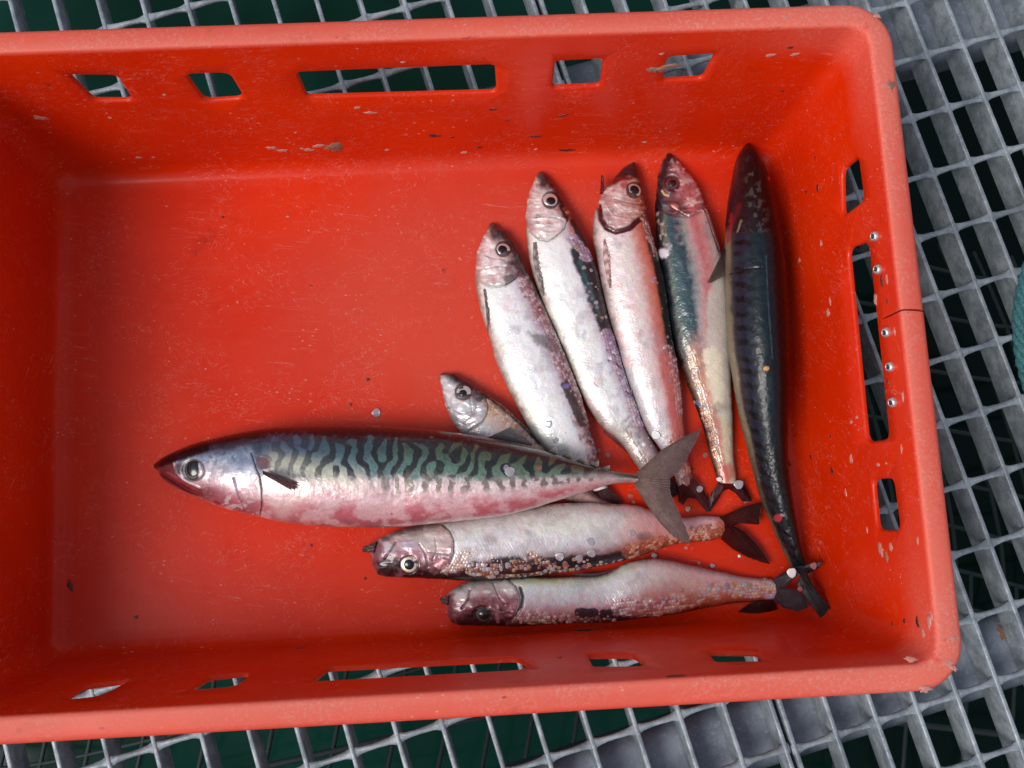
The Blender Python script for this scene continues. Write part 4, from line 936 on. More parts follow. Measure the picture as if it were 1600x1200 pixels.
h6 = make_fish('herring', 'thick herring right under the striped mackerel, gold scales along its dark lower edge', 'fish', 'herrings',
  [(580, 868), (584, 888), (597, 900), (640, 903), (700, 906), (760, 907), (815, 904), (860, 897), (900, 892), (927, 887), (973, 877), (1018, 863), (1051, 852), (1085, 847), (1115, 844), (1132, 836)],
  [(578, 862), (582, 850), (592, 842), (618, 829), (650, 821), (690, 815), (730, 808), (780, 800), (830, 792), (870, 787), (927, 786), (986, 789), (1016, 797), (1040, 806), (1074, 809), (1100, 806), (1128, 808)],
  ZH+.001, [(0, .001), (1, 0)],
  herring([(0, (16, 10, 14)), (.07, (40, 22, 26)), (.14, (90, 60, 58)), (.24, (150, 125, 130)), (.36, (205, 200, 205)), (.55, (228, 226, 228)), (.8, (228, 224, 222)), (.95, (200, 190, 188)), (1, (140, 120, 118))],
          [(0, (60, 20, 14)), (.12, (160, 75, 45)), (.3, (190, 105, 75)), (.5, (205, 140, 125)), (.75, (222, 178, 178)), (1, (180, 140, 140))], (.62, .82),
   [(690, 820), (702, 830), (708, 843), (709, 862), (702, 882), (688, 893)], [(0, (16, 8, 12)), (.14, (40, 16, 24)), (.28, (110, 60, 72)), (.5, (165, 120, 132)), (.75, (205, 185, 180)), (1, (130, 110, 108))],
   [('p', [(578, 860), (582, 850), (600, 846), (608, 862), (600, 884), (588, 892)], 0, 4, (122, 72, 84), .85, 4), ('b', (606, 855, 8, 60), 12, 4, (205, 195, 205), .75, 3, 1), ('k', [(592, 851), (600, 856)], 2, 1, (160, 60, 60), .6, 1),
    ('k', [(618, 846), (612, 858), (600, 872)], 1.6, 1.4, (60, 40, 52), .75, 1, -1.8), ('p', [(588, 880), (612, 866), (624, 876), (624, 896), (600, 902)], 0, 4, (34, 10, 16), .9, 3),
    ('b', (640, 850, 8, 0), 16, 6, (190, 180, 205), .6, 3, 1.5), eyering(638.6, 883, 13, (60, 34, 44)), ('k', [(655, 850), (665, 865), (668, 885)], 1, 1.2, (90, 50, 60), .6, 0, -2),
    ('b', (675, 848, 16, 20), 24, 8, (222, 214, 206), .55, 4), ('b', (692, 880, 7, 0), 12, 3, (160, 90, 100), .7, 2, 1), ('k', [(680, 840), (682, 860), (676, 875)], .8, 1, (150, 120, 120), .6, 0, -1.5),
    ('k', [(668, 862), (700, 866)], .8, 1.2, (120, 90, 96), .5, 2, -1), ('k', [(600, 842), (625, 830), (660, 822)], 3, 2, (90, 62, 70), .6, 4, -1),
    ('k', [(740, 886), (800, 880), (860, 878), (930, 876), (965, 870)], 9, 2.5, (20, 26, 36), .96, 7), ('k', [(725, 897), (780, 896), (840, 892)], 6, 3, (30, 18, 22), .8, 5),
    ('kc', [(700, 890), (720, 880), (728, 866)], 9, 4, TAN, .8, 5, 1.5, 5), ('kc', [(740, 890), (765, 892), (775, 882)], 11, 4, BEADS, .95, 4, 2, 6.5), ('kc', [(800, 884), (822, 882)], 9, 4, BEADS, .8, 5, 1.8, 5.5), ('kc', [(828, 868), (850, 878), (862, 886)], 9, 4, BEADS, .7, 5, 1.8, 5.5),
    ('kc', [(762, 901), (820, 899), (880, 892), (950, 882), (990, 872)], 2.6, 1, BEADS, .95, 1, 2, 4), ('kc', [(985, 862), (1030, 852), (1075, 836), (1120, 830)], 12, 5, ORNG, .9, 5, 1.2, 4.4),
    ('b', (765, 843, 8, 20), 11, 5, (150, 122, 120), .55, 4), ('b', (826, 832, 5, 20), 9, 4, (160, 130, 125), .5, 3), ('b', (1008, 838, 7, 0), 12, 3, (92, 72, 84), .7, 3),
    ('b', (890, 820, 14, 0), 60, 12, (226, 226, 205), .45, 6), ('b', (1020, 820, 16, 10), 40, 12, (222, 178, 182), .5, 6), ('b', (1128, 820, 10, 80), 12, 4, (200, 80, 50), .6, 3)],
   [(400, 950), (400, 780)], scales=.45),
  gill=[(692, 821), (703, 832), (709, 846), (709, 864), (702, 884), (690, 892)], gill_front=[(668, 890), (660, 872), (662, 848), (670, 832)],
  eye=(638.6, 882, 13.5, 8, 'gold', (0, 0)), seed=66)
fin(h6, 'jaw', [(588, 846), (584, 864)], [(566, 855), (566, 862)], .016, .014, (90, 50, 55), (24, 14, 18), (1, 1), 3, 16, 14, seed=7, thick=.006, label='dark lower jaw tip')
fin(h6, 'tail_fin', [(1124, 808), (1134, 822), (1126, 842)], [(1160, 792), (1194, 783), (1190, 800), (1187, 820), (1168, 812), (1146, 822), (1165, 832), (1190, 858), (1205, 883), (1170, 872), (1145, 858)], [.014, .014], [.012, .010, .010, .008, .005, .003], (70, 18, 14), (40, 10, 10), (1, .88), 34, 46, 200, seed=16)
h7 = make_fish('herring', 'lowest herring, lying along the bottom wall of the crate with a reddish brown head', 'fish', 'herrings',
  [(697, 948), (702, 968), (714, 976), (740, 978), (800, 979), (840, 977), (900, 974), (950, 972), (1000, 967), (1050, 961), (1100, 951), (1150, 943), (1212, 937)],
  [(695, 940), (698, 928), (720, 913), (748, 906), (784, 904), (820, 902), (860, 902), (900, 901), (938, 899), (960, 889), (980, 879), (1018, 873), (1051, 877), (1096, 887), (1130, 894), (1165, 901), (1208, 905)],
  .025, [(0, .001), (1, 0)],
  herring([(0, (14, 8, 12)), (.08, (60, 30, 32)), (.18, (160, 110, 105)), (.32, (190, 150, 158)), (.5, (205, 200, 205)), (.75, (225, 226, 224)), (.93, (205, 205, 185)), (1, (100, 95, 90))],
          [(0, (60, 20, 18)), (.15, (165, 80, 60)), (.35, (185, 110, 100)), (.6, (205, 165, 155)), (.85, (215, 185, 185)), (1, (170, 140, 145))], (.5, .7),
   [(790, 903), (806, 917), (812, 930), (811, 946), (805, 962), (796, 974)], [(0, (16, 6, 10)), (.16, (44, 12, 20)), (.35, (110, 48, 60)), (.6, (150, 95, 104)), (.82, (190, 175, 172)), (1, (110, 110, 105))],
   [('p', [(694, 942), (700, 928), (716, 926), (722, 950), (712, 972), (702, 968)], 0, 4, (120, 66, 78), .85, 3), ('b', (719, 933, 9, -20), 12, 3, (215, 200, 195), .8, 3, 1), ('k', [(734, 922), (732, 936), (722, 950)], 1.4, 1.3, (50, 28, 38), .8, 1, -2),
    ('b', (752, 942, 8, -5), 20, 4, (110, 20, 32), .8, 3), ('p', [(722, 960), (740, 950), (768, 952), (774, 966), (756, 978), (726, 978)], 0, 4, (40, 12, 22), .9, 3), eyering(753, 961, 13, (34, 8, 16)),
    ('k', [(768, 948), (778, 958), (778, 972)], 2.4, 1.6, (150, 96, 108), .7, 1, 1), ('b', (762, 924, 3, 0), 6, 1.5, (225, 215, 210), .85, 1, .8), ('b', (795, 920, 7, 30), 12, 4, (220, 212, 208), .65, 3, 1), ('b', (797, 948, 10, 80), 14, 5, (130, 66, 80), .7, 4),
    ('k', [(770, 910), (778, 930), (788, 945)], .9, 1.2, (80, 50, 58), .7, 0, -1.8), ('b', (742, 926, 5, -30), 10, 3, (200, 185, 185), .6, 2),
    ('k', [(813, 918), (817, 932), (815, 948), (808, 962)], 2.6, 1, (24, 10, 16), .95, 0, -2.5), ('k', [(905, 958), (928, 958)], 8, 1.6, (20, 22, 38), .95, 3), ('k', [(942, 960), (968, 958)], 8, 1.6, (20, 22, 38), .95, 3),
    ('kc', [(815, 962), (850, 965), (890, 966)], 9, 4, ROSE, .75, 5, 1.3), ('kc', [(815, 972), (880, 973), (960, 968)], 3, 1.4, BEADS, .7, 2, 1.8, 4.5), ('kc', [(970, 950), (1010, 950), (1050, 945)], 14, 5, ROSE, .85, 5, 1.4, 5),
    ('kc', [(1060, 940), (1120, 922)], 14, 6, TAN, .6, 6, 1.4, 6), ('kc', [(1150, 922), (1205, 922)], 13, 4, TAN, .9, 3, 1.5, 5), ('b', (850, 908, 4, 0), 45, 3, (190, 195, 130), .5, 3), ('kc', [(1000, 958), (1060, 950)], 6, 3, ORNG, .8, 3, 1.2),
    ('b', (1204, 932, 4, 0), 10, 2, (205, 195, 225), .7, 2), ('k', [(1078, 955), (1090, 950)], 1.5, 1, (12, 6, 8), .85, 1)],
   [(500, 1050), (500, 850)], scales=.45),
  gill=[(791, 904), (806, 917), (812, 931), (811, 947), (806, 961)], gill_front=[(788, 966), (780, 950), (772, 932), (776, 914)],
  eye=(755, 961, 12, 8, 'dark', (1, 0)), seed=77)
fin(h7, 'jaw', [(702, 930), (699, 946)], [(688, 934), (689, 941)], .015, .013, (80, 40, 46), (20, 10, 14), (1, 1), 3, 16, 14, seed=8, thick=.006, label='dark lower jaw tip')
fin(h7, 'tail_fin', [(1206, 905), (1214, 920), (1208, 938)], [(1228, 892), (1250, 883), (1262, 882), (1256, 894), (1240, 905), (1226, 918), (1242, 920), (1262, 934), (1264, 950), (1246, 956), (1224, 950)], [.012, .012], [.024, .022, .018, .014, .010], (66, 56, 62), (52, 44, 52), (1, .95), 30, 36, 160, seed=17)
fin(h7, 'anal_fin', [(1172, 942), (1208, 938)], [(1152, 956), (1185, 962), (1215, 952)], .006, .002, (50, 12, 16), (36, 8, 12), (.95, .75), 18, 18, 60, seed=27)
fin(h7, 'pelvic_fin', [(938, 897), (962, 888)], [(890, 896), (905, 900), (935, 901)], .012, .010, (95, 85, 85), (70, 62, 64), (1, .85), 12, 20, 40, seed=28)
# mackerel standing along the right wall
m2 = make_fish('mackerel', 'dark blue backed mackerel standing along the right wall of the crate', 'fish', 'mackerels',
  [(1164, 226), (1152, 245), (1145, 275), (1139, 310), (1135, 350), (1134, 400), (1135, 450), (1136, 500), (1140, 550), (1148, 600), (1157, 650), (1170, 705), (1184, 760), (1204, 815), (1230, 872), (1238, 890)],
  [(1172, 226), (1184, 245), (1196, 270), (1204, 300), (1212, 340), (1221, 390), (1226, 440), (1229, 500), (1231, 560), (1231, 620), (1229, 680), (1230, 730), (1237, 780), (1246, 830), (1255, 872), (1257, 890)],
  .062, [(0, .001), (.5, 0), (1, .001)], mackerel_back, seed=88, power=1.0)
fin(m2, 'pectoral_fin', [(1132, 388), (1139, 404)], [(1104, 444), (1112, 442), (1133, 430)], .030, .0275, (10, 8, 9), (80, 62, 56), (1, .6), 16, 40, 50, seed=31)
fin(m2, 'tail_fin', [(1238, 884), (1246, 893), (1256, 888)], [(1258, 884), (1283, 877), (1282, 886), (1262, 897), (1270, 915), (1300, 955), (1312, 970), (1302, 975), (1282, 966), (1262, 940), (1244, 912)], [.020, .020], [.030, .028, .026, .022, .016], (34, 26, 34), (24, 10, 16), (1, .97), 34, 40, 170, seed=33)
fin(m2, 'pelvic_fin', [(1225, 705), (1228, 722)], [(1236, 727), (1231, 730)], .02, .018, (110, 40, 50), (80, 16, 26), (1, .9), 4, 10, 12, seed=34)
# mackerel lying across the others
m1 = make_fish('mackerel', 'large striped mackerel lying crosswise on the herrings, blue green back and pink belly', 'fish', 'mackerels',
  [(241, 725), (262, 711), (300, 695), (350, 682), (400, 672), (450, 667), (520, 664.5), (600, 666), (680, 672), (740, 681), (800, 692), (860, 708), (910, 723), (950, 734), (985, 741), (1006, 744)],
  [(241, 731), (262, 755), (300, 774), (350, 794), (400, 806), (450, 818), (520, 823), (600, 824), (660, 820), (740, 812), (800, 803), (860, 786), (910, 770), (950, 758), (985, 754), (1006, 756)],
  .052, [(0, .001), (.30, .0), (.5, .004), (.68, .016), (.85, .028), (1, .030)], mackerel,
  gill=[(392, 708), (400, 731), (406, 745), (409, 765), (409, 790), (406, 803)], gill_front=[(388, 800), (374, 780), (364, 748), (356, 715)],
  eye=(302, 734.5, 14.5, 11, 'dark', (-1.2, .8)), seed=99, power=1.0)
fin(m1, 'pectoral_fin', [(410, 735), (411, 741)], [(467, 755), (465, 762), (459, 768)], .0535, .0525, (60, 22, 28), (70, 34, 40), (1, 1), 8, 36, 24, seed=41, rag=.12)
fin(m1, 'dorsal_fin', [(762, 684), (832, 697)], [(798, 667), (812, 675), (832, 694)], .034, .034, (50, 46, 52), (95, 90, 92), (1, .75), 14, 24, 60, seed=42)
for a, b, c in (((853, 706), (868, 710), (869, 697)), ((877, 713), (890, 717), (893, 705)), ((900, 720), (912, 724), (916, 713)), ((921, 726), (931, 729), (936, 720)), ((939, 731), (948, 734), (953, 727))):
    fin(m1, 'finlet', [a, b], [c, (b[0]+5, b[1]-1)], .040, .040, (60, 62, 58), (140, 135, 130), (1, .85), 4, 10, 12, seed=43)
fin(m1, 'tail_fin', [(990, 742), (998, 749), (990, 756)], [(1006, 728), (1036, 701), (1068, 682), (1097, 669), (1083, 700), (1064, 734), (1047, 748), (1048, 770), (1063, 804), (1079, 841), (1077, 851), (1052, 839), (1030, 816), (1004, 780)], [.0445, .0445], [.042, .038, .042, .036, .0315], (132, 112, 104), (98, 76, 76), (1, .92), 44, 60, 240, seed=44, rag=.03)
# tail fins of the upright row, dark on the floor
fin(h1, 'tail_fin', [(950, 762), (932, 768)], [(975, 785), (958, 790), (950, 798)], .008, .004, (70, 40, 42), (50, 20, 24), (1, .85), 14, 16, 40, seed=51)
fin(h2, 'tail_fin', [(1038, 733), (1012, 750)], [(1066, 770), (1052, 778), (1040, 790)], .008, .004, (60, 26, 28), (44, 14, 18), (1, .85), 14, 16, 40, seed=52)
fin(h3, 'tail_fin', [(1084, 746), (1072, 754), (1060, 760)], [(1098, 765), (1108, 782), (1112, 800), (1104, 800), (1088, 780), (1074, 778), (1068, 790), (1060, 785)], [.010, .010], .004, (90, 30, 34), (58, 22, 28), (1, .85), 22, 30, 90, seed=53)
fin(h4, 'tail_fin', [(1121, 755), (1136, 760), (1150, 755)], [(1108, 775), (1107, 800), (1118, 788), (1128, 768), (1138, 764), (1152, 772), (1160, 784), (1176, 784), (1170, 770), (1160, 752)], [.010, .010], .005, (70, 16, 20), (44, 14, 20), (1, .85), 28, 30, 120, seed=54)
# ---------------------------------------------------------------- loose scales, slime and flakes
def scale_mesh(v):
    r_ = random.Random(v); sg = 10; V = [(0, 0, .07)]; F = []
    for rr, z in ((.55, .05), (.9, .02), (1, -.04)):
        for k_ in range(sg):
            a = k_/sg*2*math.pi; q = rr*(1+.10*math.sin(3*a+v)+r_.uniform(-.05, .05)); V.append((q*math.cos(a), q*math.sin(a), z+r_.uniform(-.03, .03)))
    for k_ in range(sg): V.append((.9*math.cos(k_/sg*2*math.pi), .9*math.sin(k_/sg*2*math.pi), -.10))
    for k_ in range(sg): F.append((0, 1+k_, 1+(k_+1) % sg))
    for q in range(3):
        for k_ in range(sg): a = 1+q*sg+k_; b = 1+q*sg+(k_+1) % sg; F.append((a, a+sg, b+sg, b))
    F.append(tuple(1+3*sg+k_ for k_ in range(sg))[::-1])
    return V, F
SM = {}
for v in range(3):
    for mi in range(len(SCM)):
        V_, F_ = scale_mesh(v); me = mesh_from('fish_scale', V_, F_); me.materials.append(SCM[mi]); SM[v, mi] = me
def put_scale(P, n, rpx, mi, label, group):
    o = bpy.data.objects.new('fish_scale', SM[rnd.randrange(3), mi]); COL.objects.link(o)
    r = rpx*np.linalg.norm(P-CC)/FPX
    n = Vector(n)+Vector((rnd.uniform(-.15, .15), rnd.uniform(-.15, .15), 0)); n.normalize()
    o.matrix_world = Matrix.Translation(Vector(P)+n*.0004) @ n.to_track_quat('Z', 'Y').to_matrix().to_4x4() @ Matrix.Rotation(rnd.uniform(0, 6.28), 4, 'Z') @ Matrix.Diagonal((r, r*rnd.uniform(.85, 1.05), r*.9, 1))
    tag(o, label, 'fish scale', group)
def on_fish(f, x, y):
    half = f.X.shape[1]-24
    d = (f.X[:, :half]-x)**2+(f.Y[:, :half]-y)**2; j = np.argmin(d); a, b = np.unravel_index(j, d.shape)
    if d[a, b] > 9: return None
    return f.P2[a, b], f.N[a, b]
def scatter(f, path, width, n, r, mats, label, group):
    P_ = spline2(path, 200); placed = []
    for _ in range(n*6):
        if len(placed) >= n: break
        q = P_[rnd.randrange(200)]; x = q[0]+rnd.gauss(0, width); y = q[1]+rnd.gauss(0, width); rr = rnd.uniform(*r)*rnd.uniform(.7, 1.15)
        if any((x-a)**2+(y-b)**2 < (.75*(rr+c))**2 for a, b, c in placed): continue
        h_ = on_fish(f, x, y)
        if not h_: continue
        placed.append((x, y, rr)); put_scale(h_[0], h_[1], rr, rnd.choice(mats), label, group)
scatter(h6, [(715, 896), (740, 892), (775, 888), (860, 887), (940, 878)], 4.0, 36, (2.6, 4.6), [1, 1, 2, 0, 1], 'loose gold or rose scale along the dark lower edge of the thick herring', 'loose scales on the thick herring')
for x, y, r in ((923, 846, 7), (924, 864, 7), (905, 872, 7), (874, 869, 7), (793, 883, 4.5), (883, 882, 5), (988, 833, 6)):
    h_ = on_fish(h6, x, y); put_scale(h_[0], h_[1], r, 2 if r == 5 else 0, 'large pearly loose scale on the flank of the thick herring', 'pearly scales on the thick herring')
scatter(h2, [(895, 380), (910, 398), (925, 440), (938, 500)], 5, 16, (2.4, 4.2), [3, 0, 0, 3, 1], 'loose lilac scale on the blotched back of the second upright herring', 'loose scales on the second upright herring')
scatter(h2, [(952, 540), (975, 590), (1000, 650), (1012, 700)], 6, 18, (2.2, 3.6), [3, 0, 5, 0], 'loose glittering scale low on the back of the second upright herring', 'glittering scales on the second upright herring')
scatter(h3, [(1008, 345), (1022, 395), (1045, 545), (1060, 640)], 4, 16, (2.0, 3.2), [2, 0, 1, 3], 'loose rose scale on the red edge of the bloody herring', 'loose scales on the bloody herring')
scatter(h1, [(850, 500), (880, 575), (905, 640), (925, 700)], 4, 18, (1.8, 3.0), [2, 1, 0, 3], 'loose small scale on the back edge of the leftmost upright herring', 'loose scales on the leftmost upright herring')
for x, y, r in ((857, 663, 6), (868, 688, 5)):
    h_ = on_fish(h1, x, y); put_scale(h_[0], h_[1], r, 0, 'big clear scale low on the side of the leftmost upright herring', 'clear scales on the leftmost upright herring')
scatter(h4, [(1086, 600), (1105, 660), (1120, 715)], 5, 14, (2.0, 3.4), [1, 1, 0, 2], 'loose golden scale low on the back of the pink striped herring', 'loose scales on the pink striped herring')
scatter(h7, [(1035, 930), (1090, 925), (1150, 918), (1205, 915)], 7, 20, (2.2, 4.4), [0, 0, 1, 3, 0], 'loose pearly scale on the tail half of the lowest herring', 'loose scales on the lowest herring')
scatter(h7, [(820, 970), (890, 968), (960, 960)], 4, 16, (1.8, 3.0), [1, 2, 0], 'tiny gold scale on the lower edge of the lowest herring', 'gold scales on the lowest herring')
scatter(h5, [(775, 640), (810, 665)], 4, 8, (1.6, 2.4), [1, 1, 0], 'tiny tan scale behind the gill of the small silver herring', 'scales on the small silver herring')
h_ = on_fish(m1, 797, 737); put_scale(h_[0], h_[1], 8.5, 0, 'pearly scale stuck on the side of the striped mackerel', None); h_ = on_fish(m1, 791, 731); put_scale(h_[0], h_[1], 5, 3, 'violet scale stuck on the striped mackerel, beside the pearly one', None)
h_ = on_fish(h3, 1025, 680); put_scale(h_[0], h_[1], 8, 5, 'bright white scale on the bloody herring, next to the mackerel tail', None)
put_scale(unp(1237, 895, .0245), (0, 0, 1), 7.5, 5, 'bright white round scale on the tail of the lowest herring', None)
put_scale(unp(1271, 884, .031), (0, 0, 1), 5.5, 4, 'wet red scale on the tail tip beside the right wall', None)
FLOOR = [(588, 645, 7, 0), (950, 711, 4, 4), (957, 676, 4, 4), (935, 704, 3.4, 4), (1143, 712, 4, 4), (1102, 711, 4.5, 4), (1072, 751, 8, 2), (1093, 764, 5.5, 0), (1075, 795, 4.5, 1), (1124, 749, 4.5, 5), (1154, 757, 8, 0), (1165, 784, 3, 4), (985, 775, 4, 4), (990, 785, 3, 4), (1092, 880, 3.5, 4), (1113, 884, 4, 0), (1072, 856, 3, 4), (1155, 869, 2.4, 5), (1022, 868, 4, 0), (1250, 920, 4, 2)]
ZF = {1072: .012, 1154: .010, 1124: .012, 1250: .022, 1022: .003, 1093: .008}
for x, y, r, mi in FLOOR:
    put_scale(unp(x, y, ZF.get(x, .0009)), (0, 0, 1), r, mi, 'lone round scale on the bare red floor above the striped mackerel' if x == 588 else 'loose scale lying on the crate floor between the fish tails', None if x == 588 else 'loose scales on the crate floor')
# flakes and slime on the plastic: x, y, radius px, stretch, angle, material, wall
def flake(x, y, r, st, ang, mat, wall, name='dried_flake', label=None, cat='debris', group='dried flakes on the crate', lump=.25):
    if wall == 'floor': P = unp(x, y, .0004); n = np.array([0, 0, 1.])
    elif wall == 'rim':
        P = unp(x, y, D-.001); n = np.array([0, 0, 1.])
    else: p0, n = WALL[wall]; P = unp_plane(x, y, p0, n)
    r_ = random.Random(int(x*7+y)); sg = 22; V = []; F = []
    R_ = .95*r*np.linalg.norm(P-CC)/FPX
    ks = [.85+r_.uniform(-.55, .4) for _ in range(sg)]
    ks = [(ks[i-1]+4*ks[i]+ks[(i+1) % sg])/6 for i in range(sg)]; lump = lump*.6
    nr = 5
    for q in range(nr):
        rr = (q+1)/nr
        for k_ in range(sg):
            a = k_/sg*2*math.pi; u_ = R_*rr*ks[k_]*math.cos(a)*st; v_ = R_*rr*ks[k_]*math.sin(a)/st**.5
            V.append((u_, v_, lump*R_*(1-rr**2)*(1+r_.uniform(-.6, .6))+.00005-(.0004 if q == nr-1 else 0)))
    V.append((0, 0, lump*R_)); c_ = len(V)-1
    for k_ in range(sg): F.append((c_, k_, (k_+1) % sg))
    for q in range(nr-1):
        for k_ in range(sg): a = q*sg+k_; b = q*sg+(k_+1) % sg; F.append((a, a+sg, b+sg, b))
    me = mesh_from(name, V, F); o = link(name, me, None, mat)
    ex = Vector(unp(x+10*math.cos(math.radians(ang)), y+10*math.sin(math.radians(ang)), P[2])-P); nv_ = Vector(n); ex = (ex-nv_*ex.dot(nv_)).normalized(); ey = nv_.cross(ex)
    Mx = Matrix((ex, ey, nv_)).transposed().to_4x4(); o.matrix_world = Matrix.Translation(Vector(P)+nv_*.0003) @ Mx
    return tag(o, label, cat, group)
LT = 'pale dried flake stuck on the top wall of the crate'; GT_ = 'dried flakes on the top wall'
LR = 'pale dried flake stuck on the right wall of the crate'; GR = 'dried flakes on the right wall'
flake(522, 230, 17, 1.1, 20, CRUD, 'top', 'slime_patch', 'brown lump of dried slime on the top wall, left of the middle slot', 'slime', None, .18)
for x, y, r, s_, a in ((498, 228, 7, 1.6, -8), (484, 234, 6, 1.8, 5), (424, 231, 7, 1.6, 0), (443, 235, 6, 1.8, 10), (558, 168, 5, 1.4, 0), (578, 176, 6, 1.9, 3), (472, 232, 3, 1.3, 0), (605, 234, 4, 1.4, 0), (726, 238, 5, 1.6, 0), (462, 207, 2.4, 1.2, 0), (64, 184, 8, 1.8, 70), (217, 246, 4, 1.6, 0), (240, 246, 2, 1.2, 0), (257, 148, 3.5, 1.1, 0), (172, 184, 3, 1.2, 0), (630, 97, 3.5, 1.4, 0), (838, 233, 3, 1.5, 0), (1008, 222, 3, 1.5, 0)):
    flake(x, y, r, s_, a, CRUDP, 'top', label=LT, group=GT_)
for x, y, r, s_, a in ((678, 212, 6, 1.8, 35), (706, 214, 3, 1.5, 0), (835, 213, 5, 2.2, 10), (888, 234, 8, 2.6, -18), (748, 230, 4, 1.8, -10), (880, 180, 4, 2.6, -70), (770, 171, 5, 1.5, 0), (792, 188, 3, 1.5, 0), (550, 250, 4, 1.6, 10), (1222, 142, 3, 1.3, 0), (1235, 74, 4, 1.5, 0)):
    flake(x, y, r, s_, a, CRUDB, 'top', 'dark_fleck', 'dark fleck on the top wall of the crate', 'debris', 'dark flecks on the top wall', .12)
flake(1024, 109, 13, 1.9, -8, CRUD, 'top', 'slime_patch', 'brown stringy slime hanging at the rightmost slot of the top wall', 'slime', None, .3)
flake(1046, 103, 9, 2.0, -14, CRUD, 'top', 'slime_patch', 'pinkish slime blob on the left edge of the rightmost top slot', 'slime', None, .3)
for x, y, r, s_, a in ((1204, 86, 6, 1.7, -50), (1242, 85, 6, 1.6, -60), (1034, 84, 4, 1.2, 0)): flake(x, y, r, s_, a, CRUDP, 'top', label=LT, group=GT_)
for x, y, r, s_, a in ((1283, 380, 5, 1.5, 60), (1294, 488, 8, 1.2, 60), (1297, 470, 4, 2.0, -75), (1249, 407, 5, 1.1, 0), (1368, 468, 6, 2.0, -65), (1386, 436, 4, 2.2, 80), (1398, 518, 4, 2.2, 80), (1411, 619, 5, 1.8, -70), (1330, 660, 4, 1.3, 0), (1339, 652, 4, 1.2, 0), (1330, 716, 7, 1.3, 40), (1372, 726, 4, 1.4, 0), (1409, 702, 4, 2.2, -70), (1322, 770, 4, 2, 30), (1355, 828, 3, 2, 80), (1434, 845, 4, 1.8, 80), (1385, 724, 3, 1.4, 0)):
    flake(x, y, r, s_, a, CRUDP, 'right', label=LR, group=GR)
for x, y, r, s_, a in ((1274, 247, 3, 1.4, 80), (1278, 294, 5, 1.5, 80), (1241, 508, 5, 1.8, 40), (1378, 440, 6, 2.0, 85), (1386, 470, 3, 1.6, 60), (1300, 735, 6, 1.3, 80), (1298, 682, 3, 1.2, 0), (1267, 714, 4, 1.2, 0), (1260, 300, 3, 1.3, 0), (1387, 596, 5, 1.3, 90)):
    flake(x, y, r, s_, a, CRUDB, 'right', 'dark_fleck', 'dark fleck on the right wall of the crate', 'debris', 'dark flecks on the right wall', .12)
flake(1376, 858, 11, 1.2, 20, CRUDP, 'right', 'slime_patch', 'pale slime patch low on the right wall, below the small slot', 'slime', None, .2)
flake(1392, 854, 7, 1.2, 90, CRUDP, 'right', label=LR, group=GR); flake(1386, 870, 6, 1.8, 60, CRUD, 'right', label='brown streak below the pale slime on the right wall', group=None)
for x, y, r, s_, a in ((1452, 972, 8, 1.7, -75), (1443, 990, 6, 1.6, 60), (1445, 1004, 5, 1.3, 60), (1435, 1012, 6, 1.4, 60), (1446, 1018, 6, 1.3, 70), (1456, 962, 4, 1.8, -80), (1416, 1005, 4, 1.3, 0)):
    flake(x, y, r, s_, a, CRUDP, 'right', label='pale flake in the lower right corner of the crate', group='flakes in the lower right corner')
for x, y, r, s_, a in ((1434, 972, 7, 1.5, 30), (1395, 980, 6, 2, 85), (1413, 970, 4, 1.1, 0)): flake(x, y, r, s_, a, CRUDB, 'right', 'dark_fleck', 'dark fleck in the lower right corner of the crate', 'debris', 'dark flecks in the corner', .12)
flake(1391, 134, 10, 1.3, -80, CRUD, 'rim', 'slime_patch', 'brown dried lump on the right rim near the top corner', 'slime', None, .35)
for x, y, r, s_, a in ((1226, 27, 8, 1.5, 20), (1238, 29, 6, 1.4, -20), (1213, 27, 5, 1.6, 60), (1370, 24, 5, 1.4, 30), (1484, 997, 9, 1.4, 10), (1480, 1036, 9, 1.3, -20), (1490, 1044, 6, 1.3, 30), (1446, 1076, 8, 1.6, -10), (1418, 1058, 7, 1.3, 30), (1422, 1030, 8, 1.8, 5), (1466, 1042, 6, 1.3, 0)):
    flake(x, y, r, s_, a, CRUDP, 'rim', label='pale flake stuck on the crate rim near a right corner', group='flakes on the rim')
for x, y, r, s_, a in ((575, 593, 3, 1.4, 0), (450, 338, 3, 1.2, 0), (530, 228, 2, 1, 0), (348, 339, 2.2, 1.2, 0), (548, 632, 2.4, 1, 0), (570, 904, 2.5, 1, 0), (486, 852, 2.6, 1, 0), (212, 964, 3, 1.4, 0), (110, 915, 6, 1.8, 80)):
    flake(x, y, r, s_, a, CRUDB if y > 500 or x == 348 else CRUDP, 'floor', label='tiny fleck on the bare crate floor', group='flecks on the crate floor', lump=.12)
for x, y, r, s_, a in ((905, 986, 8, 3, 5), (922, 985, 5, 2, 5), (650, 996, 9, 3, 0), (685, 993, 7, 3, 0), (875, 1028, 4, 1.3, 60), (1056, 1056, 8, 2.5, -3), (470, 1013, 5, 1.6, 0)):
    flake(x, y, r, s_, a, CRUDB, 'bottom', 'dark_fleck', 'dark smear on the bottom wall of the crate', 'debris', 'dark smears on the bottom wall', .1)
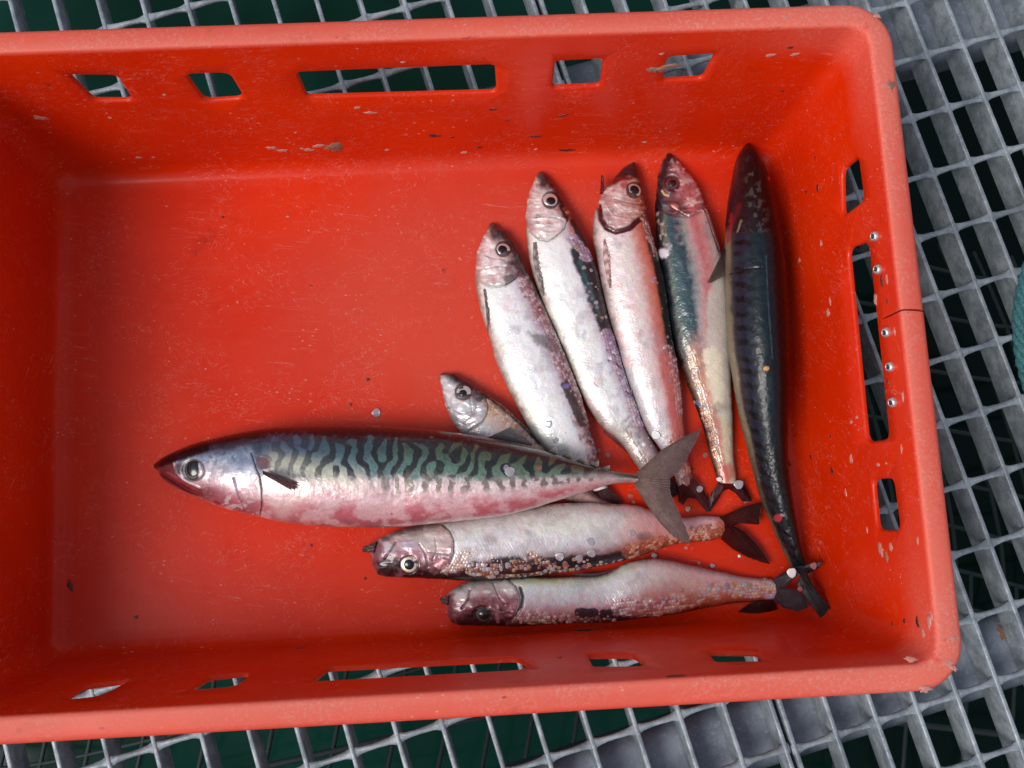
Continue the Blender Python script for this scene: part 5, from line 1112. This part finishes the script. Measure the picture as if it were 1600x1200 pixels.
# ---------------------------------------------------------------- teal rope
ctl = [(1680, 300), (1642, 345), (1615, 395), (1600, 440), (1592, 485), (1592, 530), (1599, 575), (1614, 620), (1642, 660), (1696, 700)]
rp = spline([tuple(unp(x, y, .012)) for x, y in ctl], 260)
rroot = bpy.data.objects.new('rope', None); COL.objects.link(rroot); rroot.location = rp[130]
tag(rroot, 'frayed teal twisted rope curving in at the right edge of the photo', 'rope')
RR = .0046; rbase = rp[130]
dl = np.r_[0, np.cumsum(np.linalg.norm(np.diff(rp, axis=0), axis=1))]
for s3 in range(3):
    pts = []
    for i in range(len(rp)):
        d = rp[min(i+1, 259)]-rp[max(i-1, 0)]; d /= np.linalg.norm(d); a = np.cross(d, UZ); a /= np.linalg.norm(a); b = np.cross(a, d)
        an = dl[i]/.030*2*math.pi+s3*2*math.pi/3; pts.append(rp[i]+(a*math.cos(an)+b*math.sin(an))*RR*.52-rbase)
    V_, F_ = tube(pts, RR*.56, 14)
    link('strand', mesh_from('strand', V_, F_), rroot, ROPE)
V_ = []; F_ = []
for q in range(420):
    i = rnd.randrange(4, 255); d = rp[i+1]-rp[i-1]; d /= np.linalg.norm(d); a = np.cross(d, UZ); a /= np.linalg.norm(a); b = np.cross(a, d)
    an = rnd.uniform(0, 6.28); o_ = a*math.cos(an)+b*math.sin(an); s_ = rp[i]-rbase+o_*RR*.95; L_ = rnd.uniform(.0012, .0035)
    e_ = s_+o_*L_*.8+d*L_*rnd.uniform(-1, 1); wv_ = np.cross(o_, d)*.00013; n0 = len(V_)
    V_ += [s_-wv_, s_+wv_, s_+d*.0002, e_]; F_ += [(n0, n0+1, n0+3), (n0+1, n0+2, n0+3), (n0+2, n0, n0+3)]
link('fuzz', mesh_from('fuzz', V_, F_, False), rroot, ROPE)
# rust spot on the beam
P = unp(1567, 990, ztop)
RUST = simple('rust', (.16, .085, .045), .8, 0, 0, 1, .5, 300)
fo = flake(1567, 985, 12, 1.5, 60, RUST, 'rim', 'rust_blister', 'orange brown rust spot on the beam at the lower right', 'rust', None, .05)
fo.location = Vector(P)+Vector((0, 0, .0003))
